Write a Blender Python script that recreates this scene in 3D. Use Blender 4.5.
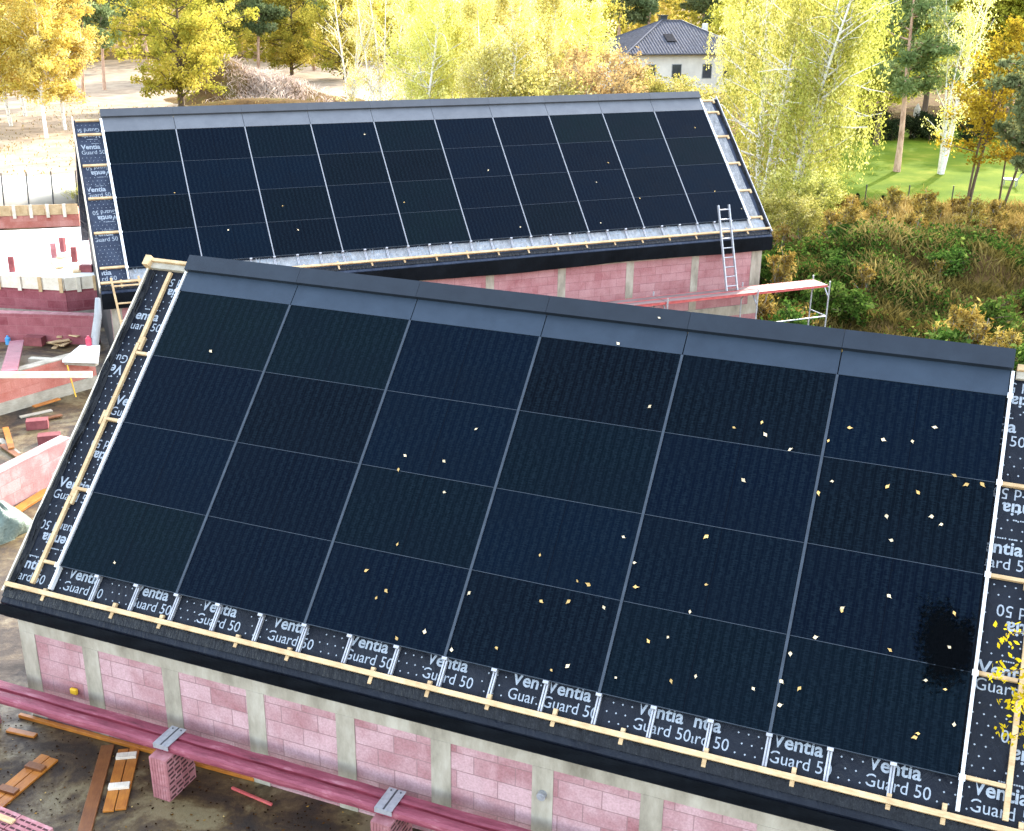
import bpy, bmesh, math, random
import numpy as np
from mathutils import Vector, Matrix

for o in list(bpy.data.objects): bpy.data.objects.remove(o)
scene = bpy.context.scene
COL = scene.collection
RAD = math.radians

# ---------------------------------------------------------------- camera
H = 12.2                                   # drone height over the low ground (m)
FPX, PITCH, ROLL = 1146.96, 0.3670, 0.0131
_r = np.array([1., 0, 0]); _f = np.array([0, math.cos(PITCH), -math.sin(PITCH)]); _u = np.cross(_r, _f)
CR = math.cos(ROLL)*_r + math.sin(ROLL)*_u
CU = -math.sin(ROLL)*_r + math.cos(ROLL)*_u
cam = bpy.data.cameras.new('camera'); cam.sensor_width = 36; cam.lens = 36*FPX/1024
cam.clip_start = .1; cam.clip_end = 3000
camo = bpy.data.objects.new('camera', cam); COL.objects.link(camo)
camo.matrix_world = Matrix(((CR[0], CU[0], -_f[0], 0), (CR[1], CU[1], -_f[1], 0), (CR[2], CU[2], -_f[2], H), (0, 0, 0, 1)))
scene.camera = camo

# ---------------------------------------------------------------- sky and sun
SUN_EL, SUN_AZ = RAD(28), RAD(31)          # azimuth clockwise from +Y: low autumn sun behind the houses
world = bpy.data.worlds.new('World'); scene.world = world; world.use_nodes = True
wn = world.node_tree.nodes; wl = world.node_tree.links
bg = wn['Background']; sky = wn.new('ShaderNodeTexSky'); sky.sky_type = 'NISHITA'; sky.sun_disc = False
sky.sun_elevation = SUN_EL; sky.sun_rotation = SUN_AZ; sky.air_density = 1.2; sky.dust_density = 2.0; sky.ozone_density = 1.0
hz = wn.new('ShaderNodeHueSaturation'); hz.inputs['Saturation'].default_value = .62; hz.inputs['Value'].default_value = .42; wl.new(sky.outputs[0], hz.inputs['Color']); wl.new(hz.outputs[0], bg.inputs[0])   # thin milky cloud veil takes some blue out; bg.inputs[1].default_value = 0.15
sun = bpy.data.lights.new('sun', 'SUN'); sun.energy = 3.7; sun.angle = RAD(.6); sun.color = (1, .93, .82)
suno = bpy.data.objects.new('sun', sun); COL.objects.link(suno)
sd = Vector((math.sin(SUN_AZ)*math.cos(SUN_EL), math.cos(SUN_AZ)*math.cos(SUN_EL), math.sin(SUN_EL)))
suno.rotation_euler = sd.to_track_quat('Z', 'Y').to_euler(); suno.location = (0, 40, 60)
vs = scene.view_settings; vs.view_transform = 'Standard'; vs.look = 'None'; vs.gamma = 1; vs.exposure = 1.55
vs.use_curve_mapping = False
scene.render.engine = 'CYCLES'
scene.cycles.max_bounces = 6; scene.cycles.transparent_max_bounces = 4

# ---------------------------------------------------------------- helpers
def at(px, py, z):
    "point of the horizontal plane z that the photo shows at pixel (px, py)"
    v = _f + (px-512)/FPX*CR - (py-415.5)/FPX*CU
    l = (z-H)/v[2]
    return np.array([v[0]*l, v[1]*l, z])
def atd(px, py, depth):
    v = _f + (px-512)/FPX*CR - (py-415.5)/FPX*CU
    return np.array([0, 0, H]) + v*(depth/v[1])

def tag(o, label=None, cat=None, group=None, kind=None):
    if label: o['label'] = label
    if cat: o['category'] = cat
    if group: o['group'] = group
    if kind: o['kind'] = kind
    return o
def empty(name, loc, rz=0, label=None, cat=None, group=None):
    o = bpy.data.objects.new(name, None); COL.objects.link(o)
    o.location = tuple(float(v) for v in loc); o.rotation_euler = (0, 0, rz); o.empty_display_size = .3
    return tag(o, label, cat, group)
def link(name, me, mat, parent=None):
    if mat is not None and not me.materials: me.materials.append(mat)
    o = bpy.data.objects.new(name, me); COL.objects.link(o)
    if parent is not None: o.parent = parent
    return o
def copy_tree(o, parent=None):
    c = o.copy(); COL.objects.link(c); c.parent = parent
    for ch in list(o.children): copy_tree(ch, c)
    return c

class MB:
    def __init__(s): s.v = []; s.f = []; s.m = []
    def add(s, vs, fs, m=0):
        b = len(s.v); s.v += [tuple(float(c) for c in p) for p in vs]; s.f += [[b+i for i in f] for f in fs]; s.m += [m]*len(fs)
        return s
    def hexa(s, p, m=0):                   # 8 points: bottom ring 0-3, top ring 4-7
        return s.add(p, [(3, 2, 1, 0), (4, 5, 6, 7), (0, 1, 5, 4), (1, 2, 6, 5), (2, 3, 7, 6), (3, 0, 4, 7)], m)
    def box(s, x0, x1, y0, y1, z0, z1, m=0):
        return s.hexa([(x0, y0, z0), (x1, y0, z0), (x1, y1, z0), (x0, y1, z0), (x0, y0, z1), (x1, y0, z1), (x1, y1, z1), (x0, y1, z1)], m)
    def beam(s, a, b, w, h, up=(0, 0, 1), m=0):   # rectangular bar from a to b, w across, h along up
        a = np.array(a, float); b = np.array(b, float); d = (b-a)/np.linalg.norm(b-a)
        sd_ = np.cross(d, up); sd_ /= np.linalg.norm(sd_); u = np.cross(sd_, d)
        q = []
        for t in (-h/2, h/2):
            for P, k in ((a, -1), (b, -1), (b, 1), (a, 1)): q.append(P+sd_*k*w/2+u*t)
        return s.hexa(q, m)
    def tube(s, pts, rad, n=8, m=0, cap=True):
        pts = [np.array(p, float) for p in pts]; rad = rad if hasattr(rad, '__len__') else [rad]*len(pts)
        rings = []; b = len(s.v)
        for i, p in enumerate(pts):
            d = pts[min(i+1, len(pts)-1)]-pts[max(i-1, 0)]; d = d/(np.linalg.norm(d)+1e-9)
            a = np.cross(d, (0, 0, 1) if abs(d[2]) < .9 else (1, 0, 0)); a /= np.linalg.norm(a); c = np.cross(d, a)
            for k in range(n):
                t = 2*math.pi*k/n; s.v.append(tuple(p+rad[i]*(math.cos(t)*a+math.sin(t)*c)))
        for i in range(len(pts)-1):
            for k in range(n):
                k2 = (k+1) % n; s.f.append([b+i*n+k, b+i*n+k2, b+(i+1)*n+k2, b+(i+1)*n+k]); s.m.append(m)
        if cap:
            s.f.append([b+k for k in range(n)][::-1]); s.m.append(m)
            e = b+(len(pts)-1)*n; s.f.append([e+k for k in range(n)]); s.m.append(m)
        return s
    def build(s, name, mats, parent=None, smooth=False, bevel=0):
        me = bpy.data.meshes.new(name); me.from_pydata(s.v, [], s.f)
        for m in (mats if isinstance(mats, (list, tuple)) else [mats]): me.materials.append(m)
        me.polygons.foreach_set('material_index', s.m)
        if smooth: me.polygons.foreach_set('use_smooth', [True]*len(s.f))
        bm = bmesh.new(); bm.from_mesh(me); bmesh.ops.recalc_face_normals(bm, faces=bm.faces); bm.to_mesh(me); bm.free()
        me.update(); o = link(name, me, None, parent)
        if bevel:
            md = o.modifiers.new('bevel', 'BEVEL'); md.width = bevel; md.segments = 2; md.limit_method = 'ANGLE'
        return o

def quads_mesh(name, P, tint=None, mat=None):
    "P: (N,4,3) array of quads -> mesh, with a per-leaf tint"
    N = len(P); me = bpy.data.meshes.new(name)
    me.vertices.add(N*4); me.vertices.foreach_set('co', P.reshape(-1).astype(np.float32))
    me.loops.add(N*4); me.loops.foreach_set('vertex_index', np.arange(N*4, dtype=np.int32))
    me.polygons.add(N); me.polygons.foreach_set('loop_start', np.arange(0, N*4, 4, dtype=np.int32))
    me.polygons.foreach_set('loop_total', np.full(N, 4, np.int32))
    if tint is not None:
        a = me.attributes.new('tint', 'FLOAT', 'POINT'); a.data.foreach_set('value', np.repeat(tint, 4).astype(np.float32))
    me.update(calc_edges=True); me.validate()
    if mat: me.materials.append(mat)
    return me

# ---------------------------------------------------------------- materials
def newmat(name):
    m = bpy.data.materials.new(name); m.use_nodes = True
    nt = m.node_tree; b = nt.nodes['Principled BSDF']
    return m, nt, b
def N(nt, t, **kw):
    n = nt.nodes.new(t)
    for k, v in kw.items():
        if hasattr(n, k): setattr(n, k, v)
        else: n.inputs[k.replace('_', ' ')].default_value = v
    return n
def ramp(nt, fac, stops):
    r = nt.nodes.new('ShaderNodeValToRGB'); e = r.color_ramp.elements
    while len(e) < len(stops): e.new(.5)
    for el, (p, c) in zip(e, stops): el.position = p; el.color = (*c, 1)
    nt.links.new(fac, r.inputs[0]); return r.outputs[0]
def noise(nt, scale, detail=5, rough=.6, vec=None, dist=0):
    n = nt.nodes.new('ShaderNodeTexNoise'); n.inputs['Scale'].default_value = scale; n.inputs['Detail'].default_value = detail
    n.inputs['Roughness'].default_value = rough; n.inputs['Distortion'].default_value = dist
    if vec is None:
        vec = nt.nodes.new('ShaderNodeTexCoord').outputs['Object']
    nt.links.new(vec, n.inputs['Vector']); return n.outputs['Fac']
def mix(nt, fac, a, b, mode='MIX'):
    m = nt.nodes.new('ShaderNodeMix'); m.data_type = 'RGBA'; m.blend_type = mode
    for s, v in ((m.inputs[0], fac), (m.inputs[6], a), (m.inputs[7], b)):
        if isinstance(v, (int, float)): s.default_value = v
        elif isinstance(v, tuple): s.default_value = (*v, 1)
        else: nt.links.new(v, s)
    return m.outputs[2]
def math_(nt, op, a, b=None, c=None):
    m = nt.nodes.new('ShaderNodeMath'); m.operation = op
    for i, v in enumerate((a, b, c)):
        if v is None: continue
        if isinstance(v, (int, float)): m.inputs[i].default_value = v
        else: nt.links.new(v, m.inputs[i])
    return m.outputs[0]
def bump(nt, b, h, strength=.3, dist=.02):
    n = nt.nodes.new('ShaderNodeBump'); n.inputs['Strength'].default_value = strength; n.inputs['Distance'].default_value = dist
    nt.links.new(h, n.inputs['Height']); nt.links.new(n.outputs[0], b.inputs['Normal'])
def objcoord(nt): return nt.nodes.new('ShaderNodeTexCoord').outputs['Object']
def mapping(nt, vec, scale=(1, 1, 1), loc=(0, 0, 0), rot=(0, 0, 0)):
    n = nt.nodes.new('ShaderNodeMapping'); n.inputs['Scale'].default_value = scale; n.inputs['Location'].default_value = loc
    n.inputs['Rotation'].default_value = rot
    nt.links.new(vec, n.inputs['Vector']); return n.outputs[0]

def noisy(name, stops, scale=4, rough=.8, bstr=.3, bscale=30, metallic=0, stretch=(1, 1, 1), spec=.5, coat=0, bdist=.01, vary=0):
    m, nt, b = newmat(name); v = mapping(nt, objcoord(nt), stretch)
    col = ramp(nt, noise(nt, scale, 6, .65, v), stops)
    if vary:
        oi = nt.nodes.new('ShaderNodeObjectInfo').outputs['Random']
        hsv = nt.nodes.new('ShaderNodeHueSaturation'); nt.links.new(col, hsv.inputs['Color'])
        nt.links.new(math_(nt, 'MULTIPLY_ADD', oi, vary, 1-vary/2), hsv.inputs['Value']); col = hsv.outputs[0]
    nt.links.new(col, b.inputs['Base Color']); b.inputs['Roughness'].default_value = rough; b.inputs['Metallic'].default_value = metallic
    b.inputs['Specular IOR Level'].default_value = spec; b.inputs['Coat Weight'].default_value = coat
    if bstr: bump(nt, b, noise(nt, bscale, 4, .6, v), bstr, bdist)
    return m

def wood(name, c0, c1, rough=.75):
    m, nt, b = newmat(name); v = objcoord(nt)
    n1 = noise(nt, 5, 5, .6, mapping(nt, v, (1, 1, 1))); n2 = noise(nt, 60, 3, .6, mapping(nt, v, (.15, 1, 1)))
    f = math_(nt, 'ADD', math_(nt, 'MULTIPLY', n1, .6), math_(nt, 'MULTIPLY', n2, .4))
    nt.links.new(ramp(nt, f, [(.3, c0), (.68, c1)]), b.inputs['Base Color']); b.inputs['Roughness'].default_value = rough
    bump(nt, b, n2, .2, .004); return m

def block_mat(name, base, light, mortar, bw=.49, bh=.235, axis='x', off=(0, 0), white=.5, msize=.006):
    m, nt, b = newmat(name); v = objcoord(nt)
    sp = nt.nodes.new('ShaderNodeSeparateXYZ'); nt.links.new(v, sp.inputs[0])
    cb = nt.nodes.new('ShaderNodeCombineXYZ')
    nt.links.new(math_(nt, 'ADD', sp.outputs[0 if axis == 'x' else 1], off[0]), cb.inputs[0])
    nt.links.new(math_(nt, 'ADD', sp.outputs[2], off[1]), cb.inputs[1])
    br = nt.nodes.new('ShaderNodeTexBrick'); nt.links.new(cb.outputs[0], br.inputs['Vector'])
    br.inputs['Scale'].default_value = 1; br.inputs['Brick Width'].default_value = bw; br.inputs['Row Height'].default_value = bh
    br.inputs['Mortar Size'].default_value = msize; br.inputs['Mortar Smooth'].default_value = .2; br.offset = .42
    br.inputs['Color1'].default_value = (0, 0, 0, 1); br.inputs['Color2'].default_value = (1, 1, 1, 1); br.inputs['Mortar'].default_value = (.5, .5, .5, 1)
    per = br.outputs['Color']; n = noise(nt, 2.4, 5, .6, v)
    blotch = math_(nt, 'ADD', math_(nt, 'MULTIPLY', n, 1.05), math_(nt, 'MULTIPLY', per, .32))
    col = ramp(nt, blotch, [(.36, base), (.62, tuple(.55*a+.45*c for a, c in zip(base, light))), (.62+.4*(1.15-white), light)])
    fine = noise(nt, 40, 3, .6, v); col = mix(nt, .5, col, ramp(nt, fine, [(.3, (.55, .5, .5)), (.7, (1.15, 1.15, 1.15))]), 'MULTIPLY')
    smear = noise(nt, 1, 5, .7, mapping(nt, v, (5, 5, 2.2))); col = mix(nt, ramp(nt, smear, [(.56, (0, 0, 0)), (.78, (.55, .55, .55))]), col, tuple(min(1, c*1.15) for c in light))
    col = mix(nt, math_(nt, 'MULTIPLY', br.outputs['Fac'], .75), col, mortar)
    nt.links.new(col, b.inputs['Base Color']); b.inputs['Roughness'].default_value = .92
    h = math_(nt, 'SUBTRACT', math_(nt, 'MULTIPLY', fine, .3), br.outputs['Fac']); bump(nt, b, h, .5, .008)
    return m

def leaf_mat(name, stops, transl=.45, rough=.6):
    m, nt, b = newmat(name)
    a = nt.nodes.new('ShaderNodeAttribute'); a.attribute_name = 'tint'
    col = ramp(nt, a.outputs['Fac'], stops)
    oi = nt.nodes.new('ShaderNodeObjectInfo').outputs['Random']
    hsv = nt.nodes.new('ShaderNodeHueSaturation'); nt.links.new(col, hsv.inputs['Color'])
    nt.links.new(math_(nt, 'MULTIPLY_ADD', oi, .03, .485), hsv.inputs['Hue']); nt.links.new(math_(nt, 'MULTIPLY_ADD', oi, .3, .85), hsv.inputs['Value'])
    d = nt.nodes.new('ShaderNodeBsdfDiffuse'); t = nt.nodes.new('ShaderNodeBsdfTranslucent'); mx = nt.nodes.new('ShaderNodeMixShader')
    nt.links.new(hsv.outputs[0], d.inputs[0]); nt.links.new(hsv.outputs[0], t.inputs[0]); mx.inputs[0].default_value = transl
    nt.links.new(d.outputs[0], mx.inputs[1]); nt.links.new(t.outputs[0], mx.inputs[2])
    nt.links.new(mx.outputs[0], nt.nodes['Material Output'].inputs['Surface']); nt.nodes.remove(b)
    return m

M = {}
M['pine_wood'] = wood('pale pine timber', (.33, .20, .085), (.62, .45, .25))
M['white_wood'] = wood('weathered pale timber', (.5, .42, .3), (.75, .68, .56))
M['orange_wood'] = wood('wet orange planks', (.22, .06, .008), (.46, .17, .02), .45)
M['brown_wood'] = wood('wet brown plank', (.10, .03, .008), (.22, .08, .02), .45)
M['grey_wood'] = wood('grey board', (.22, .19, .14), (.42, .38, .3))
M['pink_wood'] = noisy('magenta stained board', [(.28, (.07, .010, .018)), (.42, (.18, .030, .05)), (.58, (.225, .045, .068)), (.72, (.33, .12, .145))], 7, .62, .7, 30, stretch=(.45, 1.8, 1.8), bdist=.012)
M['dark_pink'] = noisy('dark red groove', [(.3, (.12, .012, .02)), (.7, (.26, .04, .06))], 6, .5, .2, 30, stretch=(.4, 1, 1))
M['concrete'] = noisy('formwork concrete', [(.3, (.18, .155, .115)), (.5, (.30, .265, .205)), (.72, (.42, .38, .31))], 2.2, .9, .35, 25, stretch=(1.6, 1.6, .6))
M['alu'] = noisy('galvanised rail', [(.3, (.30, .30, .32)), (.7, (.48, .48, .50))], 12, .45, 0, metallic=.5, stretch=(1, 1, 1))
M['rail_blue'] = noisy('grey blue rail', [(.3, (.024, .033, .045)), (.7, (.040, .053, .070))], 8, .5, 0, spec=.25)
M['white_alu'] = noisy('bright verge rail', [(.3, (.62, .62, .62)), (.7, (.8, .8, .8))], 10, .45, 0, metallic=.2)
M['steel'] = noisy('zinc steel', [(.3, (.28, .29, .31)), (.7, (.44, .455, .47))], 14, .45, .1, 40, metallic=.5)
M['gutter'] = noisy('white pipe', [(.3, (.22, .23, .235)), (.7, (.34, .35, .35))], 4, .5, .1, 10)
M['cap'] = noisy('slate blue ridge metal', [(.3, (.010, .015, .023)), (.7, (.015, .022, .032))], 3, .5, .12, 60, spec=.25, vary=.25)
M['blank'] = noisy('blue grey metal sheet', [(.3, (.015, .026, .042)), (.7, (.022, .036, .056))], 3, .5, .12, 120, spec=.3, vary=.15)
M['crumple'] = noisy('crumpled black foil', [(.35, (.003, .0035, .004)), (.66, (.009, .010, .012)), (.84, (.05, .054, .06))], 7, .25, .9, 6, spec=.22, bdist=.04, stretch=(2.2, .7, .7))
M['skirt'] = noisy('black membrane fascia', [(.3, (.002, .0028, .004)), (.7, (.005, .0065, .009))], 2, .6, .7, 5, spec=.05, bdist=.03, stretch=(1, 1, .4))
M['print'] = noisy('white print', [(.25, (.16, .19, .22)), (.65, (.31, .345, .385))], 30, .7, 0)
M['gable_dark'] = noisy('dark brown gable sheeting', [(.3, (.002, .0018, .002)), (.7, (.008, .006, .006))], 1.5, .7, .3, 5)
M['foam'] = noisy('white insulation board', [(.3, (.72, .71, .68)), (.7, (.85, .84, .82))], 1.5, .9, .1, 30)
M['block_pink'] = noisy('pink hollow block', [(.3, (.22, .07, .075)), (.55, (.32, .13, .135)), (.75, (.44, .25, .255))], 6, .9, .4, 40, vary=.3)
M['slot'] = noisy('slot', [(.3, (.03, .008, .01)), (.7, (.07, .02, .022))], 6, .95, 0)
M['block_red'] = noisy('red block', [(.3, (.13, .026, .03)), (.7, (.25, .07, .07))], 5, .9, .4, 40, vary=.3)
M['tarp'] = noisy('pale green tarpaulin', [(.3, (.05, .08, .06)), (.7, (.16, .21, .17))], 4, .5, .6, 9, bdist=.05)
M['bag'] = noisy('white bag', [(.3, (.55, .55, .55)), (.7, (.78, .78, .78))], 5, .6, .4, 9)
M['black_metal'] = noisy('dark post', [(.3, (.03, .03, .035)), (.7, (.06, .06, .065))], 5, .5, 0)
M['red_paint'] = noisy('red painted steel', [(.3, (.36, .05, .05)), (.7, (.52, .11, .10))], 7, .5, .1, 30)
M['deck_white'] = noisy('dusty scaffold deck', [(.3, (.13, .07, .065)), (.6, (.20, .14, .13)), (.8, (.2, .06, .055))], 4, .7, .2, 30, stretch=(.4, 1.5, 1))
M['cap_grey'] = noisy('grey ridge metal', [(.3, (.045, .05, .058)), (.7, (.06, .066, .076))], 3, .45, .12, 60, spec=.4, vary=.2)  # cap colour lightened to hold the grazing reflection on the farther roof
M['blank_grey'] = noisy('light grey metal sheet', [(.3, (.085, .092, .105)), (.7, (.11, .118, .132))], 3, .45, .12, 120, spec=.4, vary=.15)  # flashing colour lightened for the same grazing reflection
M['sheen_strip'] = noisy('light grey membrane sheen', [(.3, (.14, .145, .15)), (.55, (.26, .265, .27)), (.75, (.42, .42, .43))], 6, .4, .6, 8, bdist=.04, stretch=(1.5, 1, 1))  # shine of the farther membrane painted as a pale colour
M['thin_rail'] = noisy('thin light rail', [(.3, (.17, .18, .2)), (.7, (.25, .26, .28))], 8, .5, 0, spec=.3)
M['plaster'] = noisy('pale plaster', [(.3, (.58, .54, .47)), (.7, (.72, .68, .60))], 1, .9, .1, 20)
M['glass'] = noisy('dark window pane', [(.3, (.03, .035, .045)), (.7, (.06, .07, .085))], 1, .12, 0, spec=.8)
M['blue'] = noisy('blue plastic', [(.3, (.05, .22, .45)), (.7, (.08, .3, .55))], 3, .4, 0)
M['red'] = noisy('red plastic', [(.3, (.42, .03, .06)), (.7, (.6, .06, .1))], 3, .4, 0)

BX = (.33, .115, .125); BL = (.60, .40, .415)
M['wall_x'] = block_mat('pink block wall', (.27, .105, .112), (.47, .30, .31), (.20, .115, .115), off=(.19, .02), white=.5)
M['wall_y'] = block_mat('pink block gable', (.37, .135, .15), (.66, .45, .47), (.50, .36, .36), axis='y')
M['wall_rear'] = block_mat('rose block wall', (.28, .10, .105), (.43, .235, .235), (.19, .075, .08), off=(.1, .05), white=.25)
M['wall_red'] = block_mat('wine red block wall', (.20, .035, .045), (.36, .12, .13), (.30, .12, .12), white=.25, off=(.1, .0))
M['wall_orange'] = block_mat('brick red block wall', (.36, .085, .055), (.55, .25, .2), (.40, .14, .10), white=.3)
M['wall_pale'] = block_mat('pale pink block wall', (.34, .155, .15), (.48, .31, .30), (.30, .17, .16), white=.9)

def membrane(name, k, r):
    m, nt, b = newmat(name); v = objcoord(nt)
    n = noise(nt, 3, 6, .6, v); nt.links.new(ramp(nt, n, [(.3, (.004*k, .0055*k, .010*k)), (.7, (.010*k, .013*k, .020*k))]), b.inputs['Base Color'])
    b.inputs['Roughness'].default_value = r; b.inputs['Specular IOR Level'].default_value = .16
    h = math_(nt, 'ADD', noise(nt, 5, 4, .55, mapping(nt, v, (1, .5, .5)), 1.5), math_(nt, 'MULTIPLY', noise(nt, 40, 3), .12)); bump(nt, b, h, .8, .04); return m
M['membrane'] = membrane('black roof membrane', 1, .45); M['membrane_grey'] = membrane('sheen grey roof membrane', 3.6, .35)  # grey version: grazing sky sheen put into the base colour

def solar():
    m, nt, b = newmat('dark solar glass'); v = objcoord(nt)
    oi = nt.nodes.new('ShaderNodeObjectInfo').outputs['Random']
    sp = nt.nodes.new('ShaderNodeSeparateXYZ'); nt.links.new(v, sp.inputs[0]); X, Y = sp.outputs[0], sp.outputs[1]
    base = ramp(nt, oi, [(0, (.0003, .0020, .0062)), (.25, (.0004, .0028, .0086)), (.45, (.0005, .0036, .0096)), (.6, (.0004, .0014, .0034)), (.8, (.0006, .0034, .0064)), (.95, (.0012, .0048, .0066)), (1, (.0020, .0062, .0076))])
    fx = math_(nt, 'FRACT', math_(nt, 'DIVIDE', X, .0366)); lx = math_(nt, 'LESS_THAN', fx, .3)
    dash = noise(nt, 1, 2, .5, mapping(nt, v, (16, 75, 1))); fine = noise(nt, 1, 2, .5, mapping(nt, v, (60, 20, 1)))
    blot = noise(nt, 1.3, 5, .6, v); dust = noise(nt, 22, 6, .75, v)
    rip = math_(nt, 'MULTIPLY_ADD', math_(nt, 'SINE', math_(nt, 'ADD', math_(nt, 'MULTIPLY', X, 58), math_(nt, 'MULTIPLY', noise(nt, 1, 2, .5, mapping(nt, v, (5, 9, 1))), 7))), .5, .5)
    dash = math_(nt, 'MULTIPLY', dash, math_(nt, 'MULTIPLY_ADD', rip, .42, .75))
    cell = math_(nt, 'ADD', math_(nt, 'MULTIPLY', lx, .35), math_(nt, 'MULTIPLY', ramp(nt, dash, [(.42, (0, 0, 0)), (.66, (1, 1, 1))]), .8))
    col = mix(nt, math_(nt, 'MULTIPLY', cell, .95), base, mix(nt, .5, base, (.008, .016, .024)))
    col = mix(nt, ramp(nt, blot, [(.38, (0, 0, 0)), (.72, (.5, .5, .5))]), col, (.0016, .0042, .0088))
    col = mix(nt, ramp(nt, dust, [(.58, (0, 0, 0)), (.85, (.10, .10, .10))]), col, (.05, .065, .08))
    mid = math_(nt, 'LESS_THAN', math_(nt, 'ABSOLUTE', X), .005); col = mix(nt, math_(nt, 'MULTIPLY', mid, .6), col, (.0008, .001, .003))
    nt.links.new(col, b.inputs['Base Color'])
    nt.links.new(math_(nt, 'MULTIPLY_ADD', blot, .25, .12), b.inputs['Roughness']); b.inputs['Specular IOR Level'].default_value = .035
    bump(nt, b, math_(nt, 'ADD', math_(nt, 'MULTIPLY', lx, .3), math_(nt, 'ADD', dash, fine)), .16, .003)
    return m
M['solar'] = solar()

def tile_mat():
    m, nt, b = newmat('grey roof tiles'); v = objcoord(nt)
    w = nt.nodes.new('ShaderNodeTexNoise'); n = noise(nt, 3)
    nt.links.new(ramp(nt, n, [(.3, (.05, .05, .06)), (.7, (.11, .11, .13))]), b.inputs['Base Color']); b.inputs['Roughness'].default_value = .7; b.inputs['Specular IOR Level'].default_value = .2
    return m
M['tile'] = tile_mat()

# =========================================================================== SETTING
rng = np.random.default_rng(7); random.seed(7)
SLAB = 3.0                                  # the upper yard level beside the houses
def hgt(x, y):
    x = np.asarray(x, float); y = np.asarray(y, float)
    z = 2.4*np.exp(-(((x-14.2)/5.8)**2+((y-43.5)/4.6)**2))+1.3*np.exp(-(((x-21)/5)**2+((y-42)/6)**2))
    z = z+1.0*np.exp(-(((x-18)/9)**2+((y-52)/5)**2))+.9*np.exp(-(((x-13)/8)**2+((y-35)/4)**2))
    w = np.clip(np.exp(-(((x-16)/12)**2+((y-42)/12)**2))*1.6, 0, 1)
    z = z+w*(.28*np.sin(x*1.3+y*.7)*np.sin(y*1.1-x*.4)+.16*np.sin(x*2.9-1+y*1.7)*np.sin(y*2.3))
    heap = lambda cx, cy, rx, ry, h: h*np.exp(-(((x-cx)/rx)**2+((y-cy)/ry)**2)**1.3)
    z = z+heap(-25.5, 120, 5.5, 3.5, 2.3)+heap(-29.5, 119, 2.2, 3, 2.6)+heap(-23, 110, 7.5, 2.2, 1.2)
    return z
# ground
def axis_(lo, hi, step, far, n):
    a = np.arange(lo, hi+1e-6, step); g = np.geomspace(step, far, n)
    return np.concatenate([(lo-np.cumsum(g))[::-1], a, hi+np.cumsum(g)])
gx = axis_(-60, 60, 1.0, 220, 16); gy = axis_(0, 150, 1.0, 220, 16)
GX, GY = np.meshgrid(gx, gy); GZ = hgt(GX, GY)
gv = np.stack([GX, GY, GZ], -1).reshape(-1, 3); nx, ny = len(gx), len(gy)
gf = [(j*nx+i, j*nx+i+1, (j+1)*nx+i+1, (j+1)*nx+i) for j in range(ny-1) for i in range(nx-1)]
me = bpy.data.meshes.new('ground'); me.from_pydata(gv.tolist(), [], gf); me.polygons.foreach_set('use_smooth', [True]*len(gf))
def ground_mat():
    m, nt, b = newmat('dry autumn ground'); v = objcoord(nt)
    a = ramp(nt, noise(nt, .35, 7, .65, v), [(.3, (.07, .042, .018)), (.5, (.14, .09, .038)), (.7, (.13, .12, .035))])
    c = ramp(nt, noise(nt, 3, 6, .7, v), [(.3, (.5, .45, .4)), (.7, (1.2, 1.15, 1.05))])
    nt.links.new(mix(nt, .8, a, c, 'MULTIPLY'), b.inputs['Base Color']); b.inputs['Roughness'].default_value = .95; b.inputs['Specular IOR Level'].default_value = .05
    bump(nt, b, noise(nt, 4, 6, .7, v), .8, .15); return m
tag(link('ground', me, ground_mat()), kind='structure')

def sheet(name, pts, z, mat, jag=0, kind='structure'):
    out = []
    n = len(pts)
    for i in range(n):
        a = np.array(pts[i][:2]); b = np.array(pts[(i+1) % n][:2]); k = max(1, int(np.linalg.norm(b-a)/1.5))
        for j in range(k):
            p = a+(b-a)*j/k
            out.append((p[0]+random.uniform(-jag, jag), p[1]+random.uniform(-jag, jag), z))
    bm = bmesh.new(); bm.faces.new([bm.verts.new(p) for p in out]); bmesh.ops.triangulate(bm, faces=bm.faces)
    me = bpy.data.meshes.new(name); bm.to_mesh(me); bm.free()
    if len(me.polygons) and me.polygons[0].normal.z < 0: me.flip_normals()
    return tag(link(name, me, mat), kind=kind)
sand_m = noisy('pale dry sand', [(.3, (.16, .11, .065)), (.5, (.26, .19, .12)), (.72, (.36, .28, .19))], .5, .95, .6, 3, bdist=.08)
sheet('sandy_ground', [at(-260, 215, .02), at(75, 215, .02), at(95, 150, .02), at(360, 112, .02), at(520, 98, .02), at(470, 66, .02), at(300, 58, .02), at(80, 60, .02), at(-300, 62, .02)], .02, sand_m, .6)
lawn_m = noisy('mown lawn', [(.3, (.055, .10, .008)), (.55, (.105, .145, .012)), (.75, (.20, .20, .03))], .35, .9, .5, 20, bdist=.04, spec=.02)
sheet('lawn', [at(800, 198, .03), at(1200, 212, .03), at(1240, 134, .03), at(800, 124, .03)], .03, lawn_m, .25)
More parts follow.
